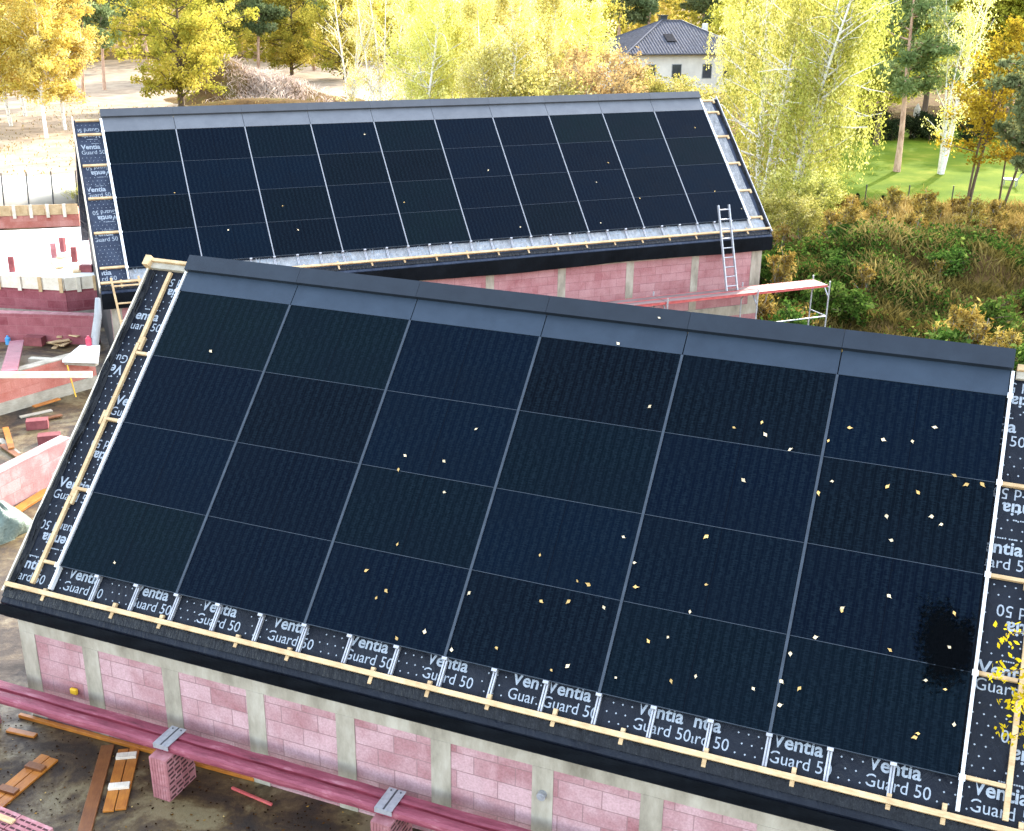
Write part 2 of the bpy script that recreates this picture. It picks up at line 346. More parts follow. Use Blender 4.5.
# upper yard slab: muddy concrete with wet patches
def mud_mat():
    m, nt, b = newmat('muddy wet concrete'); v = objcoord(nt)
    n1 = noise(nt, .8, 7, .62, v, .8); n2 = noise(nt, 6, 6, .75, v)
    f = math_(nt, 'ADD', math_(nt, 'MULTIPLY', n1, .85), math_(nt, 'MULTIPLY', n2, .25))
    col = ramp(nt, f, [(.40, (.010, .0055, .002)), (.5, (.030, .016, .005)), (.56, (.075, .047, .016)), (.62, (.15, .115, .055)), (.8, (.11, .09, .045))])
    nt.links.new(col, b.inputs['Base Color'])
    r = nt.nodes.new('ShaderNodeMapRange'); nt.links.new(f, r.inputs[0]); r.inputs[1].default_value = .4; r.inputs[2].default_value = .62; r.inputs[3].default_value = .8; r.inputs[4].default_value = .4
    nt.links.new(r.outputs[0], b.inputs['Roughness']); bump(nt, b, n2, .5, .03); return m
mud = mud_mat()
_q = [(-34, 1.5), (11, 1.5), (11, 8), (7, 13), (-4.5, 18.5), (-9.3, 27), (-12, 33), (-12, 47), (-34, 47)]; _n = len(_q)
tag(MB().add([(a, b, -.5) for a, b in _q]+[(a, b, SLAB) for a, b in _q], [tuple(range(_n-1, -1, -1)), tuple(range(_n, 2*_n))]+[(k, (k+1) % _n, _n+(k+1) % _n, _n+k) for k in range(_n)]).build('yard_ground', mud), kind='structure')

# =========================================================================== HOUSES
C45 = math.sqrt(.5)
TH1, T1 = -0.3720, (-4.5717, 15.2424, -4.0972+H)
TH2, T2 = 0.4063, (-10.3373, 29.3892, -3.8118+H)
PW = 1.755

# lettering templates (the built-in font), as triangles normalised to cap height 1
def text_tris(txt, bold):
    cu = bpy.data.curves.new('t', 'FONT'); cu.body = txt; cu.size = 1; cu.offset = .022 if bold else 0; cu.resolution_u = 3
    o = bpy.data.objects.new('t', cu); COL.objects.link(o); bpy.context.view_layer.update()
    me = bpy.data.meshes.new_from_object(o.evaluated_get(bpy.context.evaluated_depsgraph_get()))
    v = np.array([p.co[:2] for p in me.vertices]); f = [list(p.vertices) for p in me.polygons]
    bpy.data.objects.remove(o); bpy.data.curves.remove(cu); bpy.data.meshes.remove(me)
    v[:, 0] -= v[:, 0].min(); return v, f
TX_V = text_tris('Ventia', True); TX_G = text_tris('Guard 50', False)

def house(name, label, th, T, ncol, x0, x1, wx0, wx1, ridge, eave, skirt_h, texts, zones, col_gap, wallmat, base_z, eave_blocks, front):
    zg = T[2]; root = empty(name, (T[0], T[1], 0), th, label, 'house')
    P = lambda x, s, o=0: (x, -s*C45-o*C45, zg-s*C45+o*C45)
    def sbox(mb, xa, xb, sa, sb, oa, ob, m=0):
        return mb.hexa([P(xa, sb, oa), P(xb, sb, oa), P(xb, sa, oa), P(xa, sa, oa), P(xa, sb, ob), P(xb, sb, ob), P(xb, sa, ob), P(xa, sa, ob)], m)
    yr = -ridge*C45; zr = zg-ridge*C45                      # ridge line of the grid plane
    DO = -.10                                               # membrane below the panel surface
    # --- roof body: a prism with both slopes
    yE = -eave*C45; zE = zg-eave*C45; yB = 2*yr-yE
    dn = DO*C45*2
    def section(x): return [(x, yE, zE+dn), (x, yr, zr+dn), (x, yB, zE+dn), (x, yB-.02, zE+dn-.22), (x, yr, zr+dn-.24), (x, yE+.02, zE+dn-.22)]
    mb = MB(); a = section(x0); b = section(x1); mb.add(a+b, [(0, 6, 7, 1), (1, 7, 8, 2), (2, 8, 9, 3), (3, 9, 10, 4), (4, 10, 11, 5), (5, 11, 6, 0), (0, 1, 4, 5), (1, 2, 3, 4), (6, 11, 10, 7), (7, 10, 9, 8)])
    roof = mb.build('roof', M['membrane'] if front else M['membrane_grey'], root)
    # --- print on the membrane: words and dot pattern (one sheet of print)
    pr = MB(); boxes = []
    for (tx, ts, up, tw, *clip) in texts:
        lo, hi = clip if clip else (x0+.05, x1-.02)
        hgt_ = .125
        for (v, f), row, hh in ((TX_V, 0, hgt_*1.12), (TX_G, 1, hgt_)):
            w = v[:, 0].max(); sc = tw*(.83 if row == 0 else 1.0)/w
            u = v[:, 0]*sc; q = v[:, 1]*hh/.72
            if up: xs = tx+u; ss = ts+(.115 if row == 0 else .275)-q
            else: xs = tx+tw-u; ss = ts+(.165 if row == 0 else .005)+q
            ok = [ff for ff in f if all(lo < xs[i] < hi and ss[i] > ridge+.1 and ss[i] < eave-.02 for i in ff)]
            pr.add([P(xs[i], ss[i], DO+.004) for i in range(len(xs))], ok)
        boxes.append((max(lo, tx-.05), min(hi, tx+tw+.05), ts-.03, ts+.32))
        for k in range(12):                                 # the tiny unreadable line above the words
            if random.random() < .75:
                xx = tx+.22+k*.022; s2 = ts-.055 if up else ts+.335
                if x0+.05 < xx < x1-.05: sbox(pr, xx, xx+.016, s2, s2+.014, DO+.003, DO+.005)
    for (za, zb, sa, sb) in zones:
        r = 0; s = sa
        while s < sb:
            x = za+(.05 if r % 2 else 0)
            while x < zb:
                if not any(b0 < x < b1 and c0 < s < c1 for b0, b1, c0, c1 in boxes):
                    e = .011; pr.add([P(x-e, s, DO+.004), P(x, s+e, DO+.004), P(x+e, s, DO+.004), P(x, s-e, DO+.004)], [(0, 1, 2, 3)])
                x += .1
            s += .1; r += 1
    pr.build('lettering', M['print'], roof)
    # --- solar panels
    first = None
    for i in range(ncol):
        for j in range(4):
            if first is None:
                mb = MB(); g = col_gap/2; hw = PW/2
                mb.box(-hw+g, hw-g, -.5+.004, .5-.002, -.04, -.002, 0)
                mb.box(-hw+g, hw-g, -.5-.002, -.5+.004, -.042, .002, 1)
                pn = mb.build('solar_panel', [M['solar'], M['rail_blue']], root); first = pn
            else: pn = first.copy(); COL.objects.link(pn); pn.parent = root
            pn.rotation_euler = (math.pi/4+random.gauss(0, .0015), random.gauss(0, .0012), 0); pn.location = P(PW*(i+.5), j+.5, 0)
    # --- flashing sheets, ridge cap, column rails
    for i in range(ncol):
        g = .006
        mb = MB(); sbox(mb, PW*i+g, PW*(i+1)-g, ridge+.06, -.004, -.05, .004); mb.build('flashing', M['blank'] if front else M['blank_grey'], root)
        mb = MB(); xa, xb = PW*i+.002, PW*(i+1)-.002
        if i == 0: xa -= .02
        if i == ncol-1: xb += .02
        s0 = ridge-.015; sA = ridge+.135; o1 = .075; o0 = .045; yr2 = -(ridge+.135)*C45
        f0 = P(0, sA, .012); f1 = P(0, sA, o1); t = (0, yr, zr+.075*C45*2+.02); bk1 = (0, 2*yr-f1[1], f1[2]); bk0 = (0, 2*yr-f0[1], f0[2])
        sec = [f0, f1, t, bk1, bk0]; n = len(sec)
        mb.add([(xa, p[1], p[2]) for p in sec]+[(xb, p[1], p[2]) for p in sec], [(k, (k+1) % n, n+(k+1) % n, n+k) for k in range(n)]+[tuple(range(n)), tuple(range(2*n-1, n-1, -1))])
        mb.build('ridge_cap', M['cap'] if front else M['cap_grey'], root)
    for i in range(1, ncol):
        x = PW*i; mb = MB(); cw = col_gap/2-.003 if front else .013; sbox(mb, x-cw, x+cw, .002, 4.0, -.06, .010)
        mb.build('cover_rail', M['rail_blue'] if front else M['thin_rail'], root)
    for x in (-.022, PW*ncol+.022):
        mb = MB(); w = .016 if front else .028
        sbox(mb, x-w, x+w, ridge+.14, 4.0, -.075, .016)
        for j in range(5): sbox(mb, x-w-.012, x+w+.012, j+.0-.03, j+.03, .016, .028)
        sbox(mb, x-.018, x+.018, 4.0, 4.30, -.085, -.02)
        mb.build('end_rail', M['white_alu'], root)
    # rails below the panels that peep out at the eave
    for k in range(1, ncol*3):
        x = PW*k/3; mb = MB()
        sbox(mb, x-.022, x-.006, .1, 4.32, -.095, -.052); sbox(mb, x+.006, x+.022, .1, 4.32, -.095, -.052); sbox(mb, x-.006, x+.006, .1, 4.315, -.095, -.084)
        sbox(mb, x-.03, x+.03, 4.004, 4.035, -.052, .006)
        mb.build('rail', M['alu'], root)
    # --- timber
    mb = MB(); sbox(mb, x0+.01, x1-.01, 4.33, 4.388, -.064, -.012); mb.build('eave_batten', M['pine_wood'], root, bevel=.004)
    for x in eave_blocks:
        mb = MB(); a = random.uniform(4.25, 4.30); sbox(mb, x-.022, x+.022, a, (4.45 if front else 4.48)+random.uniform(-.015, .02), -.098, -.066); 
        sbox(mb, x-.022, x+.022, a+.005, 4.332, -.066, -.045)
        mb.build('counter_batten', M['pine_wood'], root, bevel=.003)
    if front:
        for (xb, side) in ((-.33, -1), (10.53+.44, 1)):
            for k in range(4):                               # sloping batten from four lengths
                sa = -.30+k*1.13; mb = MB(); sbox(mb, xb-.026+.006*(-1)**k, xb+.026+.006*(-1)**k, sa, sa+1.128+(.06 if k == 3 else 0), -.098, -.05)
                if k: sbox(mb, xb+(.032 if k % 2 else -.072)-.002, xb+(.072 if k % 2 else -.032)-.002, sa-.10, sa+.10, -.098, -.052)
                mb.build('verge_batten', M['pine_wood'], root, bevel=.004)
            for j in range(1, 5):
                a, b = (xb+.034, -.04) if side < 0 else (10.53+.04, xb-.034)
                mb = MB(); sbox(mb, a, b, j-.045, j-.005, -.095, -.045); mb.build('cross_batten', M['pine_wood'], root, bevel=.003)
        mb = MB(); sbox(mb, x0, -.05, ridge+.03, ridge+.115, -.09, -.03); mb.build('ridge_board', M['grey_wood'], root, bevel=.004)
        mb = MB(); sbox(mb, x0-.02, -.06, ridge-.02, ridge+.028, -.06, .01); sbox(mb, x0-.045, x0+.045, ridge-.03, ridge+.12, -.25, .06); mb.build('ridge_batten', M['pine_wood'], root, bevel=.004)
        mb = MB(); sbox(mb, 10.59, x1, ridge+.03, ridge+.10, -.09, -.02); mb.build('ridge_board', M['pine_wood'], root, bevel=.004)
        mb = MB(); sbox(mb, 10.59, x1, ridge+.102, ridge+.19, -.09, -.05); mb.build('ridge_board', M['grey_wood'], root, bevel=.004)
    else:
        for (a, b, side) in ((x0+.05, -.06, -1), (17.62, x1-.05, 1)):
            for j in ([-.42, 0.02, .96, 1.94, 2.94, 3.93] if side < 0 else [-.40, .05, .97, 1.97, 2.97, 3.93]):
                mb = MB(); sbox(mb, a, b-(.0 if side < 0 else .12), j-.03, j+.025, -.095, -.045)
                if side > 0: sbox(mb, b-.12, b-.06, j-.03, j+.10, -.095, -.047)
                mb.build('cross_batten', M['pine_wood'], root, bevel=.003)
    if not front:
        for (xa, xb, sa, sb) in ((17.60, x1-.20, -.40, 4.0), (.02, x1-.04, 4.005, 4.33)):
            mb = MB(); k = 30
            for i in range(k): sbox(mb, xa+(xb-xa)*i/k, xa+(xb-xa)*(i+1)/k-.004, sa, sb, DO+.0015, DO+.0025)
            mb.build('sheen_strip', M['sheen_strip'], root)  # added strips that paint the membrane's sheen, no separate foil
    # --- verge: crumpled membrane roll and pale edge board
    for side in (-1, 1):
        xe = x0 if side < 0 else x1
        if front or side > 0:
            ns, nk = 150, 14; vv = []; ff = []
            for i in range(ns):
                s = ridge+.14+(eave-.06-ridge-.14)*i/(ns-1)
                for k in range(nk):
                    u = k/(nk-1); xx = xe-side*(.012+.085*u+ .02*math.sin(s*3.1+2*u))
                    o = DO+.006+.075*math.sin(math.pi*u)*(.55+.3*math.sin(s*2.3+k*.9)+.25*math.sin(s*7.7+k*2.1)) + (.02*math.sin(k*2.6+s*1.3)*math.sin(math.pi*u)) 
                    vv.append(P(xx, s, max(o, DO+.005)))
            for i in range(ns-1):
                for k in range(nk-1): ff.append((i*nk+k, i*nk+k+1, (i+1)*nk+k+1, (i+1)*nk+k))
            MB().add(vv, ff).build('verge_roll', M['crumple'], root, smooth=True)
        mb = MB(); e0, e1 = (xe-.028, xe-.002) if side < 0 else (xe+.002, xe+.028)
        sbox(mb, e0, e1, ridge+.02, eave-.03, -.30, -.055 if front else -.03)
        mb.build('verge_board', M['white_wood'] if (front or side < 0) else M['alu'], root, bevel=.003)
    # --- eave: gutter-edge strip and hanging black membrane
    n = int((x1-x0)/.12); vv = []; ff = []; prof = 7
    for i in range(n+1):
        x = x0-.01+(x1-x0+.02)*i/n
        for k in range(prof):
            u = k/(prof-1)
            wob = (0 if front else 1)*(.018*math.sin(x*1.1)+.018*math.sin(x*2.9+1))*u+.004*math.sin(x*9+k)
            z = zE+dn-.012-skirt_h*u*(1 if front else (.94+.05*math.sin(x*.8)))
            vv.append((x, yE-.035-.004*math.sin(math.pi*u)+wob*.8, z))
    for i in range(n):
        for k in range(prof-1): ff.append((i*prof+k, (i+1)*prof+k, (i+1)*prof+k+1, i*prof+k+1))
    o = MB().add(vv, ff).build('eave_membrane', M['skirt'], root, smooth=False); md = o.modifiers.new('thick', 'SOLIDIFY'); md.thickness = .012
    mb = MB(); sbox(mb, x0, x1, eave-.075, eave+.03, DO+.004, DO+.024); mb.build('drip_edge', M['crumple'], root)
    if front:
        ns = int((x1-x0)/.1)
        mb = MB()
        vv = [P(x0+.02+(x1-x0-.04)*i/ns, eave-.105+.02*k, DO+.006+(.016 if k == 1 else 0)*(.75+.15*math.sin(i*.23)+.1*math.sin(i*.57+1))) for i in range(ns+1) for k in range(3)]
        mb.add(vv, [(i*3+k, i*3+k+1, i*3+k+4, i*3+k+3) for i in range(ns) for k in range(2)]); mb.build('eave_fold', M['crumple'], root, smooth=True)
    # --- walls
    yw = -3.02; ywb = 2*yr-yw; zt = zE+dn-.10
    mb = MB(); mb.box(wx0, wx1, yw, yw+.24, base_z, zt-.001); wall = mb.build('wall', wallmat, root)
    mb = MB(); mb.box(wx0, wx1, ywb-.24, ywb, 0, zt-.001); mb.build('wall', wallmat, root)
    rb = .27 if front else .34
    mb = MB(); mb.box(wx0-.004, wx1+.004, yw-.006, yw+.10, zt-rb-(.11 if front else .0), zt); mb.build('ring_beam', M['concrete'], root)
    step = 1.2 if front else 2.15
    xs = [wx0+.12] + ([.495+step*k for k in range(9)] if front else [.65+2.15*k for k in range(8)]) + [wx1-.12]
    for x in xs:
        w = .12; a, b = x-w, x+w
        if not front and x > 17: a = x-.24
        mb = MB(); mb.box(max(a, wx0-.005), min(b, wx1+.005), yw-.008-.001*(abs(x*10) % 3), yw+.11, base_z+.0, zt-rb-.11+(.001 if front else .109)); mb.build('column', M['concrete'], root)
    # gables: pentagon walls
    for x in (wx0, wx1-.24):
        vv = [(yw+.26, base_z if front else 0), (ywb-.26, base_z if front else 0), (ywb-.26, zE+dn+.15), (yr, zr+dn-.26), (yw+.26, zE+dn+.15)]
        mb = MB(); mb.add([(x, a, b) for a, b in vv]+[(x+.24, a, b) for a, b in vv], [(0, 1, 2, 3, 4), (9, 8, 7, 6, 5)]+[(k, (k+1) % 5, 5+(k+1) % 5, 5+k) for k in range(5)])
        mb.build('gable', (M['wall_y'] if front else M['gable_dark']), root)
    return root, P

# front house
rows = [(-.225, 0, .33), (.375, 1, .68), (1.00, 0, .42), (1.64, 1, .20), (2.27, 0, .74), (2.89, 1, .33), (3.44, 0, .46), (3.985, 1, .10)]
texts = [(x, t, up, .60) for x, t, up in ((-.37, -.225, 0), (-.72, .34, 1), (-1.02, 1.02, 0), (-.33, 1.62, 1), (-.40, 2.26, 0), (-.63, 2.87, 1), (-.62, 3.45, 0),
    (10.46, -.225, 0), (10.16, .25, 1), (10.51, 1.0, 0), (10.36, 1.60, 1), (10.68, 2.24, 0), (10.57, 2.85, 1), (10.85, 3.45, 0))]
for x in (-.80, .093, 1.104, 2.072, 3.053, 4.06, 5.027, 6.43, 7.414, 8.80, 9.71, 10.65): texts.append((x, 3.985, 1, .60, x if x > 0 else -.65, 11.25))
texts.append((6.04, 3.985, 1, .60, 6.0, 6.36)); texts.append((7.80, 3.985, 1, .60, 8.02, 8.5))
zones = [(-.66, -.05, -.25, 4.45), (10.58, 11.2, -.25, 4.45), (.02, 10.55, 3.95, 4.42)]
front_blocks = [-.1, .95, 1.64, 2.71, 3.4, 4.47, 5.16, 5.86, 6.6, 7.34, 8.2, 9.06, 9.95, 10.44, 11.1]
hf, PF = house('block_house', 'nearer unfinished pink block house with six columns of black solar panels on its roof', TH1, T1, 6, -.70, 11.3, -.62, 11.2, -.44, 4.48, .155,
    texts, zones, .036, M['wall_x'], SLAB-.02, front_blocks, True)
PIPX, PIPZ = 6.50, H-8.22
# dark patch fading to a ragged edge on the lower right panels
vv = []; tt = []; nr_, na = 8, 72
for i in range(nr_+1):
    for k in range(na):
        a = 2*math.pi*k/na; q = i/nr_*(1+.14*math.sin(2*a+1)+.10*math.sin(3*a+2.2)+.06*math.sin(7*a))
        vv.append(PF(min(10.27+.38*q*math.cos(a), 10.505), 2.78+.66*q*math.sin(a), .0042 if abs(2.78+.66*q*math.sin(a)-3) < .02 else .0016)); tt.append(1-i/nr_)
wet = MB().add(vv, [(i*na+k, i*na+(k+1) % na, (i+1)*na+(k+1) % na, (i+1)*na+k) for i in range(nr_) for k in range(na)])  # mesh of the dark patch
def patch_mat():
    m, nt, b = newmat('dark film'); a = nt.nodes.new('ShaderNodeAttribute'); a.attribute_name = 'tint'
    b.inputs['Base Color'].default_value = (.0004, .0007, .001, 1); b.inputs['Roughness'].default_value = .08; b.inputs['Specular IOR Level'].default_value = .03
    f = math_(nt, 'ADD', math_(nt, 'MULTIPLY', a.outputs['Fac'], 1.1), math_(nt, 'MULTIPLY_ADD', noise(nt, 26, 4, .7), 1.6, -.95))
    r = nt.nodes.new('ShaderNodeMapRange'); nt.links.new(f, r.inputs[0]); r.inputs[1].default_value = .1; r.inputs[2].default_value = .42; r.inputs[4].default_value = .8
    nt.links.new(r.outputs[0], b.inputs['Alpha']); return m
w_o = wet.build('dark_patch', patch_mat(), hf, smooth=True); at_ = w_o.data.attributes.new('tint', 'FLOAT', 'POINT'); at_.data.foreach_set('value', tt)
# a short pipe stub in the front wall
mb = MB(); mb.tube([(PIPX, -3.09, PIPZ), (PIPX, -2.98, PIPZ)], .05, 16); mb.tube([(PIPX, -3.096, PIPZ), (PIPX, -3.091, PIPZ)], .028, 12); mb.build('pipe_stub', M['steel'], hf, smooth=False)
mb = MB(); mb.box(.115, .215, -3.075, -3.031, 3.58, 3.66); mb.build('junction_box', noisy('orange yellow box', [(.3, (.6, .33, .01)), (.7, (.75, .45, .03))], 4, .5, 0), hf, bevel=.01)
# rear house
rows2 = [(-.2, 0, .33), (.32, 1, .38), (.95, 0, .42), (1.6, 1, .34), (2.27, 0, .40), (2.89, 1, .33), (3.44, 0, .46), (3.985, 1, .10)]
texts2 = []
for s, up, ph in rows2:
    for k in range(-2, 20):
        x = ph+.98*k
        if s > 3.9: texts2.append((x, s, up, .60))
        elif -.8 < x < -.55: texts2.append((x, s, up, .55))
zones2 = [(-.6, -.06, -.3, 4.45), (.02, 18.1, 3.95, 4.42)]
hr, PR = house('block_house', 'farther unfinished pink block house with ten columns of solar panels and a ladder', TH2, T2, 10, -.68, 18.2, -.5, 18.0, -.56, 4.50, .40,
    texts2, zones2, .040, M['wall_rear'], SLAB+.0, [-.2+.88*k for k in range(21)], False)
mb = MB(); mb.box(-.5, 18.0, -3.05, -2.8, 2.70, 2.998); mb.build('base_beam', M['concrete'], hr)
mb = MB(); mb.box(-.5, 18.0, -3.02, -2.78, 0, 2.70); mb.build('wall', M['wall_rear'], hr)
# downpipe and pale edge at its left corner
mb = MB(); mb.tube([(-.78, -3.30, 5.0), (-.82, -3.32, 4.6), (-.98, -3.32, 3.9), (-1.16, -3.32, 3.1)], [.06, .09, .10, .06], 14); mb.build('downpipe', M['gutter'], hr, smooth=True)

# =========================================================================== SCAFFOLD, LADDERS
def H2(x, y, z): return (x, y, z)
sc = empty('scaffold', (T2[0], T2[1], 0), TH2, 'steel scaffold with red edged white decks along the farther house wall', 'scaffold')
DZ = H-8.5
for i, (a, b) in enumerate([(9.0, 11.4), (11.42, 14.1), (14.12, 17.1), (17.12, 19.62)]):
    for (y0, y1) in ((-4.20, -3.87), (-3.85, -3.52)):
        mb = MB(); mb.box(a, b, y0, y1, DZ-.012, DZ, 0); mb.box(a, b, y0, y0+.02, DZ-.065, DZ+.006, 1); mb.box(a, b, y1-.02, y1, DZ-.065, DZ+.006, 1)
        mb.build('deck', [M['deck_white'], M['red_paint']], sc)
for x in (11.41, 14.11, 17.11, 19.64):
    top = DZ+.12
    for y in (-4.26, -3.46):
        mb = MB(); mb.tube([(x, y, .1), (x, y, top)], .024, 10); mb.box(x-.08, x+.08, y-.08, y+.08, .0, .1); mb.build('post', M['steel'], sc, smooth=False)
    mb = MB(); mb.tube([(x, -4.26, DZ-.07), (x, -3.46, DZ-.07)], .02, 8)
    mb.beam((x, -4.24, DZ-.35), (x, -4.0, DZ-.08), .03, .03); mb.beam((x, -3.48, DZ-.35), (x, -3.72, DZ-.08), .03, .03); mb.build('bracket', M['steel'], sc)
mb = MB(); mb.tube([(17.11, -4.26, DZ-.95), (19.64, -4.26, DZ-.95)], .02, 8); mb.build('guard_rail', M['steel'], sc)
mb = MB(); mb.tube([(19.64, -4.26, DZ-.95), (19.64, -3.46, DZ-.95)], .02, 8); mb.build('guard_rail', M['steel'], sc)

def ladder(name, a, b, w, n, mat, label, parent_rot, T, rr=.016, rail=(.03, .07)):
    root = empty(name, (T[0], T[1], 0), parent_rot, label, 'ladder')
    a = np.array(a, float); b = np.array(b, float)
    for k in (-1, 1):
        o = np.array([k*w/2, 0, 0]); mb = MB(); mb.beam(a+o, b+o, rail[0], rail[1], (0, 1, 0)); mb.build('side_rail', mat, root, bevel=.003)
    for i in range(n):
        t = (i+.5)/n; p = a+(b-a)*t; mb = MB(); mb.tube([p-(w/2-.005, 0, 0), p+(w/2-.005, 0, 0)], rr, 8); mb.build('rung', mat, root)
    return root
ladder('ladder', (16.52, -3.80, DZ+.01), (16.5, -3.05, H-6.13), .36, 9, M['alu'], 'silver aluminium ladder standing on the scaffold deck against the farther eave', TH2, T2, .018, (.035, .075))
ladder('ladder', (.02, -3.62, SLAB+.85), (-.12, -3.16, H-6.78), .62, 4, M['pine_wood'], 'pale timber ladder leaning on the left eave corner of the farther roof', TH2, T2, .022, (.05, .05))

# =========================================================================== FRONT YARD
def L1(x, y, z): # front house local -> world
    c, s = math.cos(TH1), math.sin(TH1); return (T1[0]+c*x-s*y, T1[1]+s*x+c*y, z)
BZ = H-8.5
def board(x0, x1, lab):
    root = empty('scaffold_board', L1((x0+x1)/2, -3.43, SLAB), TH1, lab, 'board', 'stained boards along the front wall'); h = (x1-x0)/2
    z = BZ-SLAB
    sec = [(-.165, z-.10), (-.175, z-.06), (-.168, z-.018), (-.14, z), (-.085, z+.002), (-.045, z-.006), (-.040, z-.038), (.004, z-.040), (.008, z-.012), (.04, z-.004), (.14, z-.012), (.15, z-.03), (.15, z-.10)]
    n = len(sec); k = 24; vv = []; 
    for i in range(k+1):
        x = -h+2*h*i/k
        vv += [(x, y+.004*math.sin(i*1.3), q+.003*math.sin(i*.9+j)) for j, (y, q) in enumerate(sec)]
    mb = MB(); mb.add(vv, [(i*n+j, i*n+(j+1) % n, (i+1)*n+(j+1) % n, (i+1)*n+j) for i in range(k) for j in range(n)]+[tuple(range(n)), tuple(range((k+1)*n-1, k*n-1, -1))])
    for i in range(k):
        for j in (5, 6, 7): mb.m[i*n+j] = 1
    mb.build('plank', [M['pink_wood'], M['dark_pink']], root)
board(-3.9, 1.94, 'magenta board along the front wall running out of the left edge')
board(1.95, 4.87, 'magenta board along the front wall between the two zinc plates')
board(4.88, 10.5, 'magenta board along the front wall right of both zinc plates')
for x, lab in ((1.945, 'grooved zinc plate clamping the boards above the full brick stack'), (4.875, 'grooved zinc plate clamping the boards near the bottom edge')):
    mb = MB(); w = .105
    mb.box(-w, -.012, -.19, .165, BZ+.004, BZ+.012); mb.box(.012, w, -.19, .165, BZ+.004, BZ+.012); mb.box(-.0119, .0119, -.19, .165, BZ+.004, BZ+.007, 1)
    mb.box(-w, w, -.198, -.1905, BZ-.05, BZ+.012)
    for a in (-.06, .06): mb.tube([(a, .12, BZ+.012), (a, .12, BZ+.02)], .01, 8, 1)
    o = mb.build('clamp_plate', [M['steel'], M['black_metal']]); o.location = L1(x, -3.43, 0); o.rotation_euler = (0, 0, TH1)
    tag(o, lab, 'plate', 'zinc plates on the boards')
# hollow blocks
def hollow_block(hh):
    mb = MB(); hw = .12; hl = .25
    mb.box(-hw, hw, -hl, hl, 0, hh-.004, 0)
    for k in range(6):                                  # ribs on the short face
        mb.box(-hw+.01+k*.038, -hw+.036+k*.038, -hl-.006, -hl-.0005, .004, hh-.008, 0)
    rows_ = 3
    for r in range(rows_):
        z = .02+r*(hh-.02)/rows_
        for c in range(4):
            y = -hl+.02+c*.12+(.03 if r % 2 else 0)
            if y+.10 < hl: mb.box(hw-.02, hw+.0012, y, y+.095, z, z+.028, 1)
    return mb
proto = None
def stack(x, n, labs, dy=0):
    global proto
    hh = (BZ-.10-SLAB)/n
    for k in range(n):
        o = hollow_block(hh).build('hollow_block', [M['block_pink'], M['slot']]) if proto is None else proto.copy()
        if proto is None: proto = o
        else: COL.objects.link(o)
        o.location = L1(x+random.gauss(0, .006), -3.48+dy+random.gauss(0, .008), SLAB+k*hh+.002); o.rotation_euler = (0, 0, TH1+random.gauss(0, .012))
        tag(o, labs[k], 'block', 'hollow blocks carrying the boards')
stack(1.965, 3, ['bottom pink hollow block of the stack under the left zinc plate', 'middle pink hollow block of the stack under the left zinc plate', 'topmost pink hollow block of the stack under the left zinc plate'])
stack(4.90, 3, ['bottom pink hollow block of the stack under the right zinc plate', 'middle pink hollow block of the stack under the right zinc plate', 'topmost pink hollow block of the stack under the right zinc plate'])
stack(-1.02, 3, ['bottom pink hollow block of the stack at the left picture edge', 'middle pink hollow block of the stack at the left picture edge', 'topmost pink hollow block of the stack at the left picture edge'], -.05)

def plank_px(name, a, b, w, t, mat, label, cat='plank', z=SLAB, lift=.004, group=None):
    A = at(*a, z); B = at(*b, z); mid = (A+B)/2; d = B-A; L = np.linalg.norm(d[:2])
    mb = MB(); mb.box(-L/2, L/2, -w/2, w/2, 0, t); o = mb.build(name, mat, None, bevel=.004)
    o.location = (mid[0], mid[1], z+lift); o.rotation_euler = (0, 0, math.atan2(d[1], d[0])); return tag(o, label, cat, group)
plank_px('timber', (20, 717), (255, 781), .05, .05, M['orange_wood'], 'long thin orange timber on the mud parallel to the front wall', 'timber')
plank_px('plank', (108, 747), (84, 836), .16, .03, M['brown_wood'], 'single dark rusty brown plank lying on mud beside the cleated panel')
plank_px('rod', (232, 789), (272, 806), .03, .03, M['red_paint'], 'short red bar lying in the dark litter below the boards', 'bar')
plank_px('plank', (8, 731), (36, 737), .08, .03, M['orange_wood'], 'short orange board end beside the left edge block stack')
def cleat_panel(A, B, nb, bw, cleats, label, mats):
    A = np.array(A); B = np.array(B); mid = (A+B)/2; d = B-A; L = np.linalg.norm(d[:2])
    root = empty('board_panel', (mid[0], mid[1], SLAB+.004), math.atan2(d[1], d[0]), label, 'panel', 'boarded panels on the mud')
    for k in range(nb):
        y = (k-(nb-1)/2)*(bw+.012); dl = random.uniform(-.05, .05)
        mb = MB(); mb.box(-L/2+dl, L/2+dl, y-bw/2, y+bw/2, .0, .028); mb.build('board', mats[0], root, bevel=.003)
    W = nb*(bw+.012)
    for c in cleats:
        mb = MB(); mb.box(c*L-.05, c*L+.05, -W/2+.01, W/2-.02, .0285, .065); mb.build('cleat', mats[1], root, bevel=.004)
cleat_panel(at(129, 752, SLAB), at(114, 814, SLAB), 2, .125, (-.38, .12), 'small panel of two wet orange boards with two pale cleats', (M['orange_wood'], M['white_wood']))
cleat_panel(at(52, 757, SLAB), at(-6, 806, SLAB), 2, .13, (-.22, .25), 'wet orange boarded panel with brown cleats at the left edge', (M['orange_wood'], M['brown_wood']))
